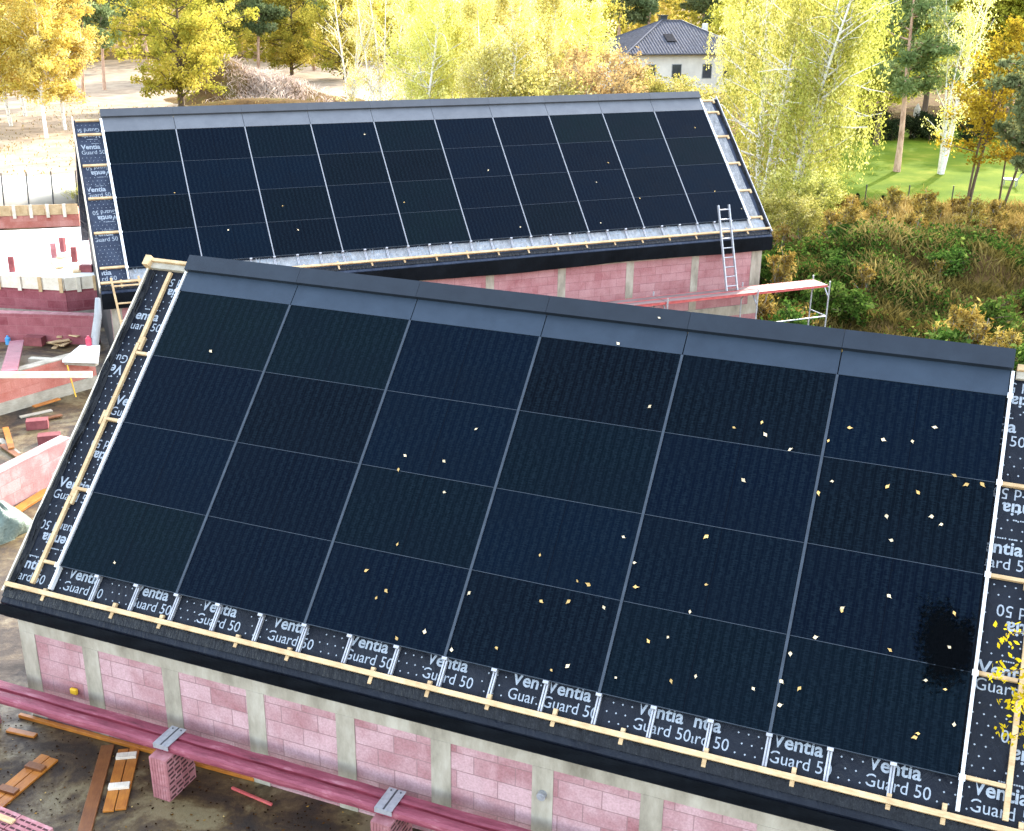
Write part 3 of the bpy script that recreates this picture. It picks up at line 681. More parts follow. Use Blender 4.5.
# pallet-top of pink blocks, bottom left corner
base = at(-10, 806, SLAB); e2 = at(62, 836, SLAB)
d = (e2-base); ang = math.atan2(d[1], d[0])
for r_ in range(2):
    for k in range(4):
        mb = MB(); mb.box(0, .46, -.24, 0, 0, .44, 0)
        for q in range(5):
            for w_ in range(3): mb.box(.03+q*.086, .10+q*.086, -.21+w_*.07, -.185+w_*.07, .43, .4412, 1)
        o = mb.build('hollow_block', [M['block_pink'], M['slot']])
        p = base+np.array([math.cos(ang), math.sin(ang), 0])*(k*.475-.5)+np.array([math.sin(ang), -math.cos(ang), 0])*(.30+r_*.26)
        o.location = (p[0], p[1], SLAB+.003); o.rotation_euler = (0, 0, ang)
        tag(o, 'pale pink slotted block standing in the bottom left corner', 'block', 'slotted blocks in the bottom left corner')
plank_px('offcut', (-2, 817), (14, 823), .07, .025, M['pine_wood'], 'small yellow timber offcut on the pale slotted blocks', 'offcut', SLAB+.445, .003)
# fallen leaf litter over the yard: uncountable
def litter(name, n, xr, yr_, size, stops, z=SLAB, dens=None):
    P = np.zeros((n, 4, 3)); x = rng.uniform(*xr, n); y = rng.uniform(*yr_, n)
    a = rng.uniform(0, 6.28, n); s = size*rng.uniform(.5, 1.2, n); ti = rng.normal(0, .35, n)
    for k, (u, v) in enumerate(((-1, 0), (0, -.6), (1, 0), (0, .6))):
        P[:, k, 0] = x+s*(u*np.cos(a)-v*np.sin(a)); P[:, k, 1] = y+s*(u*np.sin(a)+v*np.cos(a)); P[:, k, 2] = z+.012+np.abs(s*(u*ti))*.5
    w = np.array([L1(p[0], p[1], p[2]) for p in P.reshape(-1, 3)]).reshape(n, 4, 3)
    return tag(link(name, quads_mesh(name, w, rng.random(n)), leaf_mat(name, stops, .1)), 'scattered small fallen leaves on the muddy yard', 'leaf litter', None, 'stuff')
litter('leaf_litter', 2200, (-3.5, 6), (-6.5, -3.1), .020, [(0, (.012, .006, .003)), (.6, (.035, .016, .006)), (.88, (.12, .06, .015)), (.96, (.4, .24, .05)), (1, (.6, .45, .18))])

# fallen leaves on the solar roof: individuals
LV = [((340,280,4.154),[(565,620),(271,730),(432,752),(243,788)]),((560,300,4.154),[(242,183),(416,88),(373,442),(722,530),(839,508),(853,560),(956,622),(762,748)]),
 ((784,320,4.154),[(272,448),(184,502),(412,497),(534,504),(627,447),(200,671),(143,718),(430,692),(557,716),(708,646),(758,684),(823,683),(426,815),(613,817)]),
 ((280,480,4.154),[(682,51),(488,268),(358,377),(441,460),(400,490),(485,659),(600,631),(787,470),(713,706),(899,698)]),
 ((520,500,4.154),[(83,229),(429,153),(239,337),(284,351),(88,421),(202,422),(348,446),(475,261),(480,362),(774,152),(773,352),(706,464),(533,587),(615,570),(197,691),(130,707),(398,739),(628,752),(730,732),(969,783)]),
 ((740,500,3.461),[(697,85),(524,140),(515,332),(353,375),(353,384),(260,475),(519,520),(741,392),(725,510),(174,532),(143,627),(206,652),(137,710),(643,625),(711,656),(741,778),(605,822),(616,808)]),
 ((100,240,4.154),[(460,462)]),((40,440,4.154),[(310,510)])]
LV2 = [((240,80,4.155),[(518,226),(682,508),(177,523),(241,623)]),((420,80,4.155),[(283,375),(733,425),(782,344),(751,594),(417,611)]),((600,80,4.155),[(34,344),(395,198),(165,492),(477,462),(588,535)]),((60,90,4.155),[(476,427),(699,582)])]
def leaf_mesh(seed):
    r = random.Random(seed); pts = []
    for k in range(8):
        a = 2*math.pi*k/8; rad = (1.0 if k % 2 == 0 else .72)*r.uniform(.8, 1.1)*(1.25 if k == 0 else 1)
        pts.append((rad*math.cos(a), .78*rad*math.sin(a), .16*abs(math.sin(a))+.1*r.random()))
    mb = MB(); mb.add([(0, 0, .02)]+pts, [(0, 1+k, 1+(k+1) % 8) for k in range(8)]); mb.beam((.9, 0, .05), (1.35, .1, .12), .06, .06)
    me = bpy.data.meshes.new('fallen_leaf'); me.from_pydata(mb.v, [], mb.f); me.update(); return me
leafroof = [noisy('yellow fallen leaf', [(.3, (.45, .25, .05)), (.7, (.66, .45, .16))], 2, .7, 0, vary=.7), noisy('cream fallen leaf', [(.3, (.52, .38, .2)), (.7, (.74, .62, .42))], 2, .7, 0, vary=.5)]
lm = []
for k in range(6):
    me = leaf_mesh(k); me.materials.append(leafroof[k % 2]); lm.append(me)
ORD = ['first', 'second', 'third', 'fourth', 'fifth', 'sixth', 'seventh', 'eighth', 'ninth', 'tenth']
RW = ['top', 'second', 'third', 'bottom']
def unroof(th, T, px, py, off):
    n = np.array([math.sin(th), -math.cos(th), 0]); d = np.array([math.cos(th), math.sin(th), 0]); dn_ = C45*n+np.array([0, 0, -C45]); nr = C45*n+np.array([0, 0, C45])
    t = np.array(T)-np.array([0, 0, H])+nr*off; v = _f+(px-512)/FPX*CR-(py-415.5)/FPX*CU; p = v*((t@nr)/(v@nr))
    return (p-t)@d, (p-t)@dn_
def put_leaves(LVs, th, T, PP, which, ncol, size):
    nr = Vector((math.sin(th)*C45, -math.cos(th)*C45, C45)); base = nr.to_track_quat('Z', 'Y')
    c, s_ = math.cos(th), math.sin(th)
    for (ox, oy, sc_), pts in LVs:
        for (u, v) in pts:
            x, s = unroof(th, T, ox+u/sc_, oy+v/sc_, .008)
            off = .01 if s > 0 else (.016 if s > -.30 else .085)
            q = PP(x, s, off); o = bpy.data.objects.new('fallen_leaf', random.choice(lm)); COL.objects.link(o)
            o.location = (T[0]+c*q[0]-s_*q[1], T[1]+s_*q[0]+c*q[1], q[2])
            o.rotation_mode = 'QUATERNION'; o.rotation_quaternion = base @ Vector((0, 0, 1)).rotation_difference(Vector((random.gauss(0, .2), random.gauss(0, .2), 1))) @ Matrix.Rotation(random.uniform(0, 6.28), 3, 'Z').to_quaternion()
            k = size*random.uniform(.75, 1.3); o.scale = (k, k, k)
            i = min(max(int(x/PW), 0), ncol-1); j = int(math.floor(s))
            if s < 0: lab = 'pale fallen leaf on the blue grey %s of the %s roof' % ('ridge cap' if s < -.3 else 'flashing strip', which)
            else: lab = 'pale fallen leaf on the %s roof, %s panel from left, %s row' % (which, ORD[i], RW[min(j, 3)])
            tag(o, lab, 'leaf', 'fallen leaves on the %s roof' % which)
put_leaves(LV, TH1, T1, PF, 'nearer', 6, .024)
put_leaves(LV2, TH2, T2, PR, 'farther', 10, .023)

# =========================================================================== LEFT YARD
def wall_seg(name, A, B, h, t, mats, label, cat='wall', base=SLAB, cap=None, strip=None):
    "low block wall from A to B (front face), thickness t going back"
    A = np.array(A); B = np.array(B); d = B-A; L = np.linalg.norm(d[:2]); root = empty(name, (A[0], A[1], base), math.atan2(d[1], d[0]), label, cat)
    z0 = strip[0] if strip else 0
    MB().box(0, L, 0, t, z0, h).build('blocks', mats, root)
    if strip: MB().box(0, L, -.03, t-.02, 0, z0-.001).build('footing', strip[1], root)
    if cap: MB().box(-.01, L+.01, -.01, t+.01, h+.001, h+.03).build('mortar_bed', cap, root)
    return root, L
def formwork(root, L, h0, h1, n, mats, y=-.035, gap=0):
    for k in range(n):
        a = L*k/n; MB().box(a+.006, L*(k+1)/n-.006, y, y+.028, h0, h1).build('form_board', mats[0], root, bevel=.004)
        MB().box(a+.05, a+.17, y-.03, y-.001, h0-.10, h1+.02).build('cleat', mats[1], root, bevel=.004)
# far low wall with formwork on top
A = at(-160, 234, SLAB); B = at(80, 226, SLAB); r, L = wall_seg('low_wall', A, B, .72, .24, M['wall_orange'], 'low red block wall with pale formwork on top behind the white slab'); formwork(r, L, .47, .86, 14, (M['pine_wood'], M['white_wood']))
# white insulated slab on a red block base
zt = H-8.08
p1 = at(-120, 268, zt); p2 = at(64, 278.5, zt); p3 = at(97, 275.5, zt); p4 = at(84, 232, zt)+np.array([0, 1.0, 0]); p5 = at(-120, 236, zt)
root = empty('foundation', (p2[0], p2[1], SLAB), 0, 'dark red block foundation with boarded rim carrying a white insulated floor', 'foundation')
q = [p1, p2, p3, p4, p5]; o0 = np.array([p2[0], p2[1], SLAB])
def prism(name, pts, z0, z1, mat, parent):
    n = len(pts); mb = MB(); mb.add([(p[0]-o0[0], p[1]-o0[1], z0) for p in pts]+[(p[0]-o0[0], p[1]-o0[1], z1) for p in pts], [tuple(range(n-1, -1, -1)), tuple(range(n, 2*n))]+[(k, (k+1) % n, n+(k+1) % n, n+k) for k in range(n)])
    return mb.build(name, mat, parent)
prism('floor', q, zt-SLAB-.3, zt-SLAB-.02, M['foam'], root)
def face_wall(a, b, z0, z1, t, mat, name, parent, off=0, bev=0):
    d = np.array(b)-np.array(a); L = np.linalg.norm(d[:2]); u = d/L; n = np.array([u[1], -u[0], 0])
    mb = MB(); pts = [a+n*off, b+n*off, b-n*t, a-n*t]
    mb.hexa([(p[0]-o0[0], p[1]-o0[1], z0) for p in pts]+[(p[0]-o0[0], p[1]-o0[1], z1) for p in pts]); return mb.build(name, mat, parent, bevel=bev)
h = zt-SLAB
for a, b in ((p1, p2), (p2, p3)):
    face_wall(a, b, .16, h-.31, .24, M['wall_red'], 'blocks', root, .02 if a is p1 else .022); face_wall(a, b, -.01, .158, .26, M['concrete'], 'footing', root, .05 if a is p1 else .052)
    d = b-a; L = np.linalg.norm(d[:2]); n = max(2, int(L/.62)); u = d/L
    for k in range(n):
        s0 = a+u*(L*k/n+.005); s1 = a+u*(L*(k+1)/n-.005); face_wall(s0, s1, h-.34, h+.02, .0, M['white_wood'], 'form_board', root, .06, .004)
        face_wall(s1-u*.13, s1-u*.02, h-.40, h+.03, -.061, M['pine_wood'] if k % 3 else M['white_wood'], 'cleat', root, .09, .004)
# loose blocks and timber on the white floor
for px, py, lab, mt in ((12.5, 271, 'single pink block standing near the front rim of the white floor', 'block_red'), (54.5, 257, 'pink block standing on the white floor left of the dark red pair', 'block_pink'), (63.5, 251, 'farthest pink block standing on the white floor', 'block_red'), (75, 261, 'dark red block standing on the white floor near the house', 'block_red')):
    c = at(px, py, zt); mb = MB(); mb.box(-.08, .08, -.06, .06, 0, .44)
    mb.box(-.03, .03, -.066, -.0605, .06, .38)
    o = mb.build('red_block', [M[mt], M['slot']], None, bevel=.006); o.location = (c[0], c[1], zt-.018); o.rotation_euler = (0, 0, random.uniform(-.3, .3)); tag(o, lab, 'block', 'blocks standing on the white floor')
o = MB().box(-.18, .18, -.1, .1, 0, .2).build('red_block', M['block_red'], None, bevel=.006); c = at(87, 271, zt); o.location = (c[0], c[1], zt-.018); tag(o, 'bright pink block lying on the white floor rim by the pipe', 'block', 'blocks standing on the white floor')
for a, b, lab in (((54, 262), (60, 269), 'pale timber offcut on the white floor below the left block'), ((75, 264), (77, 273), 'pale timber offcut on the white floor below the dark block'), ((59, 259), (70, 256), 'thin pale timber lying between the blocks on the white floor')):
    plank_px('offcut', a, b, .22, .05, M['pine_wood'], lab, 'offcut', zt-.018, .004, 'offcuts on the white floor')
# wall A in front of it
A = at(-140, 338, SLAB); B = at(97, 345, SLAB); r, L = wall_seg('low_wall', A, B, .78, .25, M['wall_red'], 'wine red block parapet in front of the boarded foundation', cap=None); MB().box(0, L, -.004, .254, .781, .80).build('mortar_bed', M['block_pink'], r)
o = MB().box(-.25, .25, -.12, .12, 0, .24).build('red_block', M['block_red'], None, bevel=.008); c = at(36, 344.5, SLAB); o.location = (c[0], c[1]-.05, SLAB+.003); o.rotation_euler = (0, 0, -.1); tag(o, 'wine red block lying on dirt against the red parapet', 'block')
# timber scraps
scr = [((54, 349), (64, 340)), ((48, 344), (66, 347)), ((62, 349), (74, 342)), ((50, 347), (78, 341)), ((52, 348), (70, 345)), ((56, 343), (74, 339)), ((60, 345), (66, 338)), ((57, 341), (80, 345))]
for k, (a, b) in enumerate(scr): plank_px('scrap_board', a, b, .13, .03, M['pine_wood'], 'pale board in the loose scrap heap by the wine red parapet', 'scrap board', SLAB, .004+.032*k, 'scrap boards heaped by the parapet')
# wall D (brick red) with pale timber strip
A = at(-40, 427, SLAB); B = at(98, 386, SLAB); r, L = wall_seg('low_wall', A, B, .86, .25, M['wall_orange'], 'brick red block wall with grey timber strip along its foot', strip=(.27, M['grey_wood'])); MB().box(0, L, .0, .25, .861, .885).build('mortar_bed', M['concrete'], r)
# long pale timber and boards above it
def beam_w(name, a, b, w, hh, mat, label, cat): 
    a = np.array(a); b = np.array(b); m_ = (a+b)/2; mb = MB(); mb.beam(a-m_, b-m_, w, hh); o = mb.build(name, mat, None, bevel=.004); o.location = tuple(m_); return tag(o, label, cat)
zz = SLAB+1.09
beam_w('timber', at(-30, 375, zz), at(92, 374.5, zz), .10, .12, M['white_wood'], 'long pale squared timber lying across the brick red wall', 'timber')
pl = beam_w('plank', at(17, 341, SLAB+.35), at(9, 372, SLAB+1.06), .34, .04, M['pink_wood'], 'pink stained plank leaning on the brick red wall', 'plank')
# insulation board on its timber bearer
c1, c2, c3, c4 = at(62, 360, SLAB+.9), at(98, 361, SLAB+.9), at(100, 345, SLAB+.9), at(80, 345, SLAB+.9)
mb = MB(); m_ = (c1+c2+c3+c4)/4; mb.hexa([c-m_-(0, 0, .06) for c in (c1, c2, c3, c4)]+[c-m_ for c in (c1, c2, c3, c4)]); o = mb.build('insulation_board', M['foam'], None, bevel=.006); o.location = tuple(m_); tag(o, 'white insulation board lying beside the white downpipe', 'insulation board')
beam_w('plank', at(30, 359.5, SLAB+.78), at(97, 363.5, SLAB+.78), .16, .10, M['grey_wood'], 'weathered grey plank under the edge of the white insulation board', 'plank')
mb = MB(); mb.tube([at(72, 361, SLAB+.9)-(0, .3, 0), at(76, 397, SLAB+.2)], .015, 6); o = mb.build('strap', noisy('yellow strap', [(.3, (.55, .3, .02)), (.7, (.7, .42, .04))], 4, .6, 0)); tag(o, 'thin yellow strap hanging down the brick red wall', 'strap')
for px, py, mt, lab in ((8.5, 344, 'blue', 'small pale blue canister standing on dirt by the pink plank'), (89, 345, 'red', 'small red can on the white insulation board')):
    z = SLAB+(.004 if mt == 'blue' else .905); c = at(px, py, z); mb = MB(); mb.tube([(0, 0, 0), (0, 0, .16), (0, 0, .2), (0, 0, .23)], [.07, .07, .03, .03], 12); o = mb.build('canister', M[mt], None, smooth=False); o.location = (c[0], c[1], z); tag(o, lab, 'canister')
# dark debris between the walls
for px, py, dx, lab in ((38, 428, .3, 'dark red block lying in the debris below the grey timber strip'), (50, 443, .3, 'dark red block lying in shade beside the nearer roof edge')):
    o = MB().box(-.22, .22, -.12, .12, 0, .2).build('red_block', M['block_red'], None, bevel=.008); c = at(px, py, SLAB); o.location = (c[0], c[1], SLAB+.003); o.rotation_euler = (0, 0, dx); tag(o, lab, 'block')
for k, (a, b) in enumerate([((0, 440), (18, 455)), ((2, 447), (24, 462)), ((6, 431), (12, 452)), ((20, 418), (52, 411)), ((30, 424), (62, 417)), ((34, 410), (60, 402))]):
    plank_px('scrap_board', a, b, .12, .03, (M['grey_wood'], M['brown_wood'], M['orange_wood'])[k % 3], ('weathered board lying in the debris at the left edge' if k < 3 else 'dark board lying in shade below the brick red wall'), 'scrap board', SLAB, .004+.03*(k % 3), 'scrap boards in the shaded debris')
# wall E pale pink
A = at(-60, 546, SLAB); B = at(75, 472, SLAB); r, L = wall_seg('low_wall', A, B, .72, .25, M['wall_pale'], 'pale pink block wall ending at the nearer roof verge'); MB().box(0, L, .0, .25, .721, .735).build('mortar_bed', M['wall_pale'], r)
plank_px('plank', (-30, 542), (48, 492), .2, .05, M['orange_wood'], 'orange plank lying along the foot of the pale pink wall')
# tarpaulin bundle
mb = MB(); ns, nk = 22, 16; vv = []
for i in range(ns):
    for k in range(nk):
        u = i/(ns-1)*2*math.pi; w = k/(nk-1)
        rr = (1-w**2.2)*.36*(1+.18*math.sin(3*u+4*w)+.1*math.sin(7*u-6*w))+.02
        vv.append((rr*math.cos(u)*1.1, rr*math.sin(u)*1.4, w*.55+.06*math.sin(5*u+7*w)*w))
mb.add(vv, [(i*nk+k, (i+1)*nk+k, (i+1)*nk+k+1, i*nk+k+1) for i in range(ns-1) for k in range(nk-1)]); o = mb.build('tarpaulin', M['tarp'], None, smooth=True); c = at(3, 532, SLAB); o.location = (c[0], c[1], SLAB); tag(o, 'crumpled pale green tarpaulin bundle beside the nearer house', 'tarpaulin')
# sheeted site fence
A = at(-150, 214, 0); B = at(78, 205, 0); d = B-A; L = np.linalg.norm(d[:2]); root = empty('site_fence', (A[0], A[1], 0), math.atan2(d[1], d[0]), 'white sheeted site fence with thin dark posts beyond the low walls', 'fence')
n = 9
for k in range(n+1): MB().tube([(L*k/n, -.06, 0), (L*k/n+.08, -.06, 1.9)], .035, 8).build('post', M['black_metal'], root)
vv = []; ns = 60; sheet_m = leaf_mat('white fence sheeting', [(0, (.8, .79, .76)), (1, (.82, .81, .78))], .6)
for i in range(ns+1):
    for k in range(3): vv.append((L*i/ns, .03*math.sin(i*.9+k), .05+k*.82+.04*math.sin(i*.35)))
o = MB().add(vv, [(i*3+k, (i+1)*3+k, (i+1)*3+k+1, i*3+k+1) for i in range(ns) for k in range(2)]).build('sheeting', sheet_m, root, smooth=True); md = o.modifiers.new('thick', 'SOLIDIFY'); md.thickness = .02

# =========================================================================== FAR HOUSE
D = 138.0; c = atd(664, 60, D); root = empty('bungalow', (c[0]+.6, D, 0), .3, 'pale plastered house with grey hipped tile roof behind the yellow trees', 'house')
hw, hd, ez, rz = 7.8, 6.0, 4.3, 7.5
MB().box(-hw+.6, hw-.6, -hd+.6, hd-.6, 0, ez+.1).build('wall', M['plaster'], root)
mb = MB(); rl = 1.2
mb.add([(-hw, -hd, ez), (hw, -hd, ez), (hw, hd, ez), (-hw, hd, ez), (-rl, 0, rz), (rl, 0, rz)], [(0, 1, 5, 4), (1, 2, 5), (2, 3, 4, 5), (3, 0, 4), (3, 2, 1, 0)]); roof = mb.build('roof', M['tile'], root)
rb = MB()
for k in range(44):
    x = -hw+.15+k*(2*hw-.3)/43; lim = rl
    t = min(1, (hw-abs(x))/(hw-rl)) if abs(x) > rl else 1
    rb.beam((x, -hd, ez+.03), (x, -hd+hd*t, ez+(rz-ez)*t+.03), .11, .07)
for k in range(34):
    y = -hd+.15+k*(2*hd-.3)/33; t = 1-abs(y)/hd
    for sgn in (-1, 1): rb.beam((sgn*hw, y, ez+.03), (sgn*(hw-(hw-rl)*t), y, ez+(rz-ez)*t+.03), .11, .07)
for a in ((-hw, -hd), (hw, -hd), (hw, hd), (-hw, hd)): rb.beam((a[0], a[1], ez+.05), (math.copysign(rl, a[0]), 0, rz+.07), .2, .14)
rb.beam((-rl, 0, rz+.07), (rl, 0, rz+.07), .2, .14); rb.build('tile_ribs', M['tile'], roof)
mb = MB(); mb.box(-1.2, -.4, .3, 1.0, 5.9, 8.0); mb.box(-1.28, -.32, .22, 1.08, 8.0, 8.12); mb.build('chimney', M['glass'], roof)
mb = MB(); mb.box(4.6, 5.1, 1.0, 1.5, 4.8, 7.2); mb.build('chimney', M['plaster'], roof)
# dormer-like roof window
sl = math.atan2(rz-ez, hd); mb = MB(); mb.box(-.55, .55, -.75, .75, .02, .12); f = mb.build('roof_window', noisy('dull roof window', [(.3, (.015, .015, .018)), (.7, (.03, .03, .035))], 4, .9, 0, spec=.05), roof); f.location = (-1.6, -hd*.55, ez+(rz-ez)*.45+.05); f.rotation_euler = (sl, 0, 0)
for x in (-4.6, -1.5, 2.2, 4.8):
    mb = MB(); mb.box(x-.6, x+.6, -hd+.57, -hd+.598, 1.6, 3.2); w = mb.build('window', M['gutter'], root); mb = MB(); mb.box(x-.52, x+.52, -hd+.55, -hd+.568, 1.68, 3.12); mb.build('pane', M['glass'], w)
mb = MB(); mb.box(-hw, hw, -hd-.12, -hd-.01, ez-.1, ez+.02); mb.build('gutter', M['black_metal'], root)

# =========================================================================== VEGETATION
def orient_quads(cen, size, rg, aspect=1.0, up=None, droop=0):
    n = len(cen); a = rg.normal(size=(n, 3)); 
    if up is not None: a = a*(1-droop)+np.array([0, 0, -1])*droop*2
    a /= np.linalg.norm(a, axis=1)[:, None]; b = rg.normal(size=(n, 3)); b -= a*(a*b).sum(1)[:, None]; b /= np.linalg.norm(b, axis=1)[:, None]
    s = (size*rg.uniform(.55, 1.35, n))[:, None]
    P = np.stack([cen-a*s*aspect, cen+b*s*.5, cen+a*s*aspect, cen-b*s*.5], 1)
    return P
def grow(rg, Ht, crown0, rad, nl, lean=.03, trunk_r=.14, stems=1, up=.5, gn=8, env='ovoid'):
    "trunk and limbs; returns mesh builder and list of twig tips/points"
    mb = MB(); tips = []
    for st in range(stems):
        th = rg.uniform(0, 6.28); le = lean*(1 if stems == 1 else 3.5)
        pts = []; n = 9; ph = rg.uniform(0, 6, 2)
        for i in range(n):
            t = i/(n-1); pts.append(np.array([math.cos(th)*le*Ht*t+.012*Ht*math.sin(ph[0]+4*t), math.sin(th)*le*Ht*t+.012*Ht*math.sin(ph[1]+5*t), Ht*.97*t*(1 if st == 0 else rg.uniform(.8, 1))]))
        tr = trunk_r*(1 if st == 0 else .7)
        mb.tube(pts, [tr*(1-.93*i/(n-1))+.012 for i in range(n)], gn, 0, False)
        for k in range(nl//stems):
            t = crown0+(1-crown0)*rg.random()**.85*.97
            p = np.array([np.interp(t, np.linspace(0, 1, n), [q[c] for q in pts]) for c in range(3)])
            u = (t-crown0)/(1-crown0)
            if env == 'ovoid': e = math.sin(math.pi*min(1, .12+u*.86))**.7
            elif env == 'cone': e = (1-u)**.8+.08
            else: e = .4+.6*math.sin(math.pi*min(1, .3+.7*u))
            L = rad*e*rg.uniform(.55, 1.15); az = rg.uniform(0, 6.28); q = [p]
            dirv = np.array([math.cos(az), math.sin(az), up*rg.uniform(.4, 1.4)]); m = 4
            for j in range(1, m+1):
                dirv = dirv+rg.normal(0, .18, 3); dn = dirv/np.linalg.norm(dirv); q.append(q[-1]+dn*L/m)
            r0 = tr*(1-.9*t)*.5+.01; mb.tube(q, [r0*(1-.8*j/m)+.004 for j in range(m+1)], 4, 0, False)
            for j in range(1, m+1): tips.append((q[j], j/m, L))
    return mb, tips
def leaves_from(tips, rg, n, spread, size, aspect=1., droop=0, clump=True):
    P = np.array([t[0] for t in tips]); w = np.array([.3+t[1] for t in tips]); w /= w.sum()
    idx = rg.choice(len(P), n, p=w); sp = spread*np.array([.6+.8*rg.random() for _ in P])
    off = rg.normal(size=(n, 3)); off /= (np.linalg.norm(off, axis=1)[:, None]+1e-6); off *= (rg.random(n)**.55)[:, None]
    cen = P[idx]+off*sp[idx][:, None]*np.array([1, 1, .8])
    tc = rg.random(len(P)); tint = np.clip(tc[idx]*.7+.3*rg.random(n), 0, 1)
    if droop: cen[:, 2] -= rg.random(n)**1.2*droop
    cen[:, 2] = np.maximum(cen[:, 2], .12)
    return orient_quads(cen, size, rg, aspect, True if droop else None, .45 if droop else 0), tint
BARK = {}
def bark(name, c0, c1, c2=None, birch=False):
    m, nt, b = newmat(name); v = objcoord(nt)
    n = noise(nt, 5, 5, .65, mapping(nt, v, (1, 1, .35) if not birch else (1.2, 1.2, 2.2)))
    st = [(.3, c0), (.6, c1)] if not birch else [(.34, c0), (.42, c1), (.7, c2)]
    nt.links.new(ramp(nt, n, st), b.inputs['Base Color']); b.inputs['Roughness'].default_value = .9; return m
BARK['birch'] = bark('white birch bark', (.06, .05, .045), (.62, .58, .52), (.78, .75, .70), True)
BARK['pine'] = bark('pinkish pine bark', (.26, .14, .085), (.58, .38, .27))
BARK['brown'] = bark('brown bark', (.045, .03, .02), (.13, .09, .055))
BARK['grey'] = bark('grey bark', (.12, .1, .08), (.30, .26, .21))
LF = {
 'gold': leaf_mat('golden aspen leaves', [(0, (.40, .28, .05)), (.4, (.60, .47, .10)), (.75, (.74, .64, .22)), (1, (.80, .74, .38))], .5),
 'oak': leaf_mat('yellow green oak leaves', [(0, (.17, .18, .03)), (.4, (.36, .34, .05)), (.75, (.56, .48, .08)), (1, (.70, .57, .14))], .5),
 'birch': leaf_mat('lemon birch leaves', [(0, (.36, .32, .08)), (.4, (.56, .51, .14)), (.75, (.70, .65, .24)), (1, (.80, .76, .44))], .5),
 'weep': leaf_mat('green yellow birch leaves', [(0, (.13, .15, .03)), (.35, (.32, .31, .06)), (.7, (.54, .49, .13)), (1, (.76, .70, .34))], .48),
 'pine': leaf_mat('blue green needles', [(0, (.09, .115, .05)), (.5, (.17, .21, .09)), (1, (.28, .31, .15))], .45),
 'pine_light': leaf_mat('sage green needles', [(0, (.08, .11, .035)), (.5, (.17, .21, .075)), (1, (.29, .32, .14))], .3),
 'olive': leaf_mat('olive leaves', [(0, (.14, .15, .02)), (.5, (.32, .30, .04)), (1, (.56, .48, .08))], .5),
 'maple': leaf_mat('orange maple leaves', [(0, (.12, .075, .01)), (.45, (.27, .175, .015)), (.8, (.44, .31, .03)), (1, (.6, .48, .09))], .42),
 'rust': leaf_mat('rusty shrub leaves', [(0, (.20, .12, .05)), (.5, (.42, .30, .12)), (1, (.60, .46, .18))], .4),
 'hedge': leaf_mat('dark hedge leaves', [(0, (.008, .012, .006)), (.6, (.025, .035, .015)), (1, (.06, .075, .03))], .15),
 'weed': leaf_mat('weed leaves', [(0, (.008, .018, .004)), (.45, (.03, .066, .010)), (.8, (.085, .14, .022)), (1, (.28, .32, .07))], .35),
 'dry': leaf_mat('dry grass', [(0, (.08, .06, .018)), (.3, (.15, .13, .03)), (.55, (.27, .18, .05)), (.8, (.40, .30, .10)), (1, (.56, .46, .24))], .35),
}
PROTO = {}
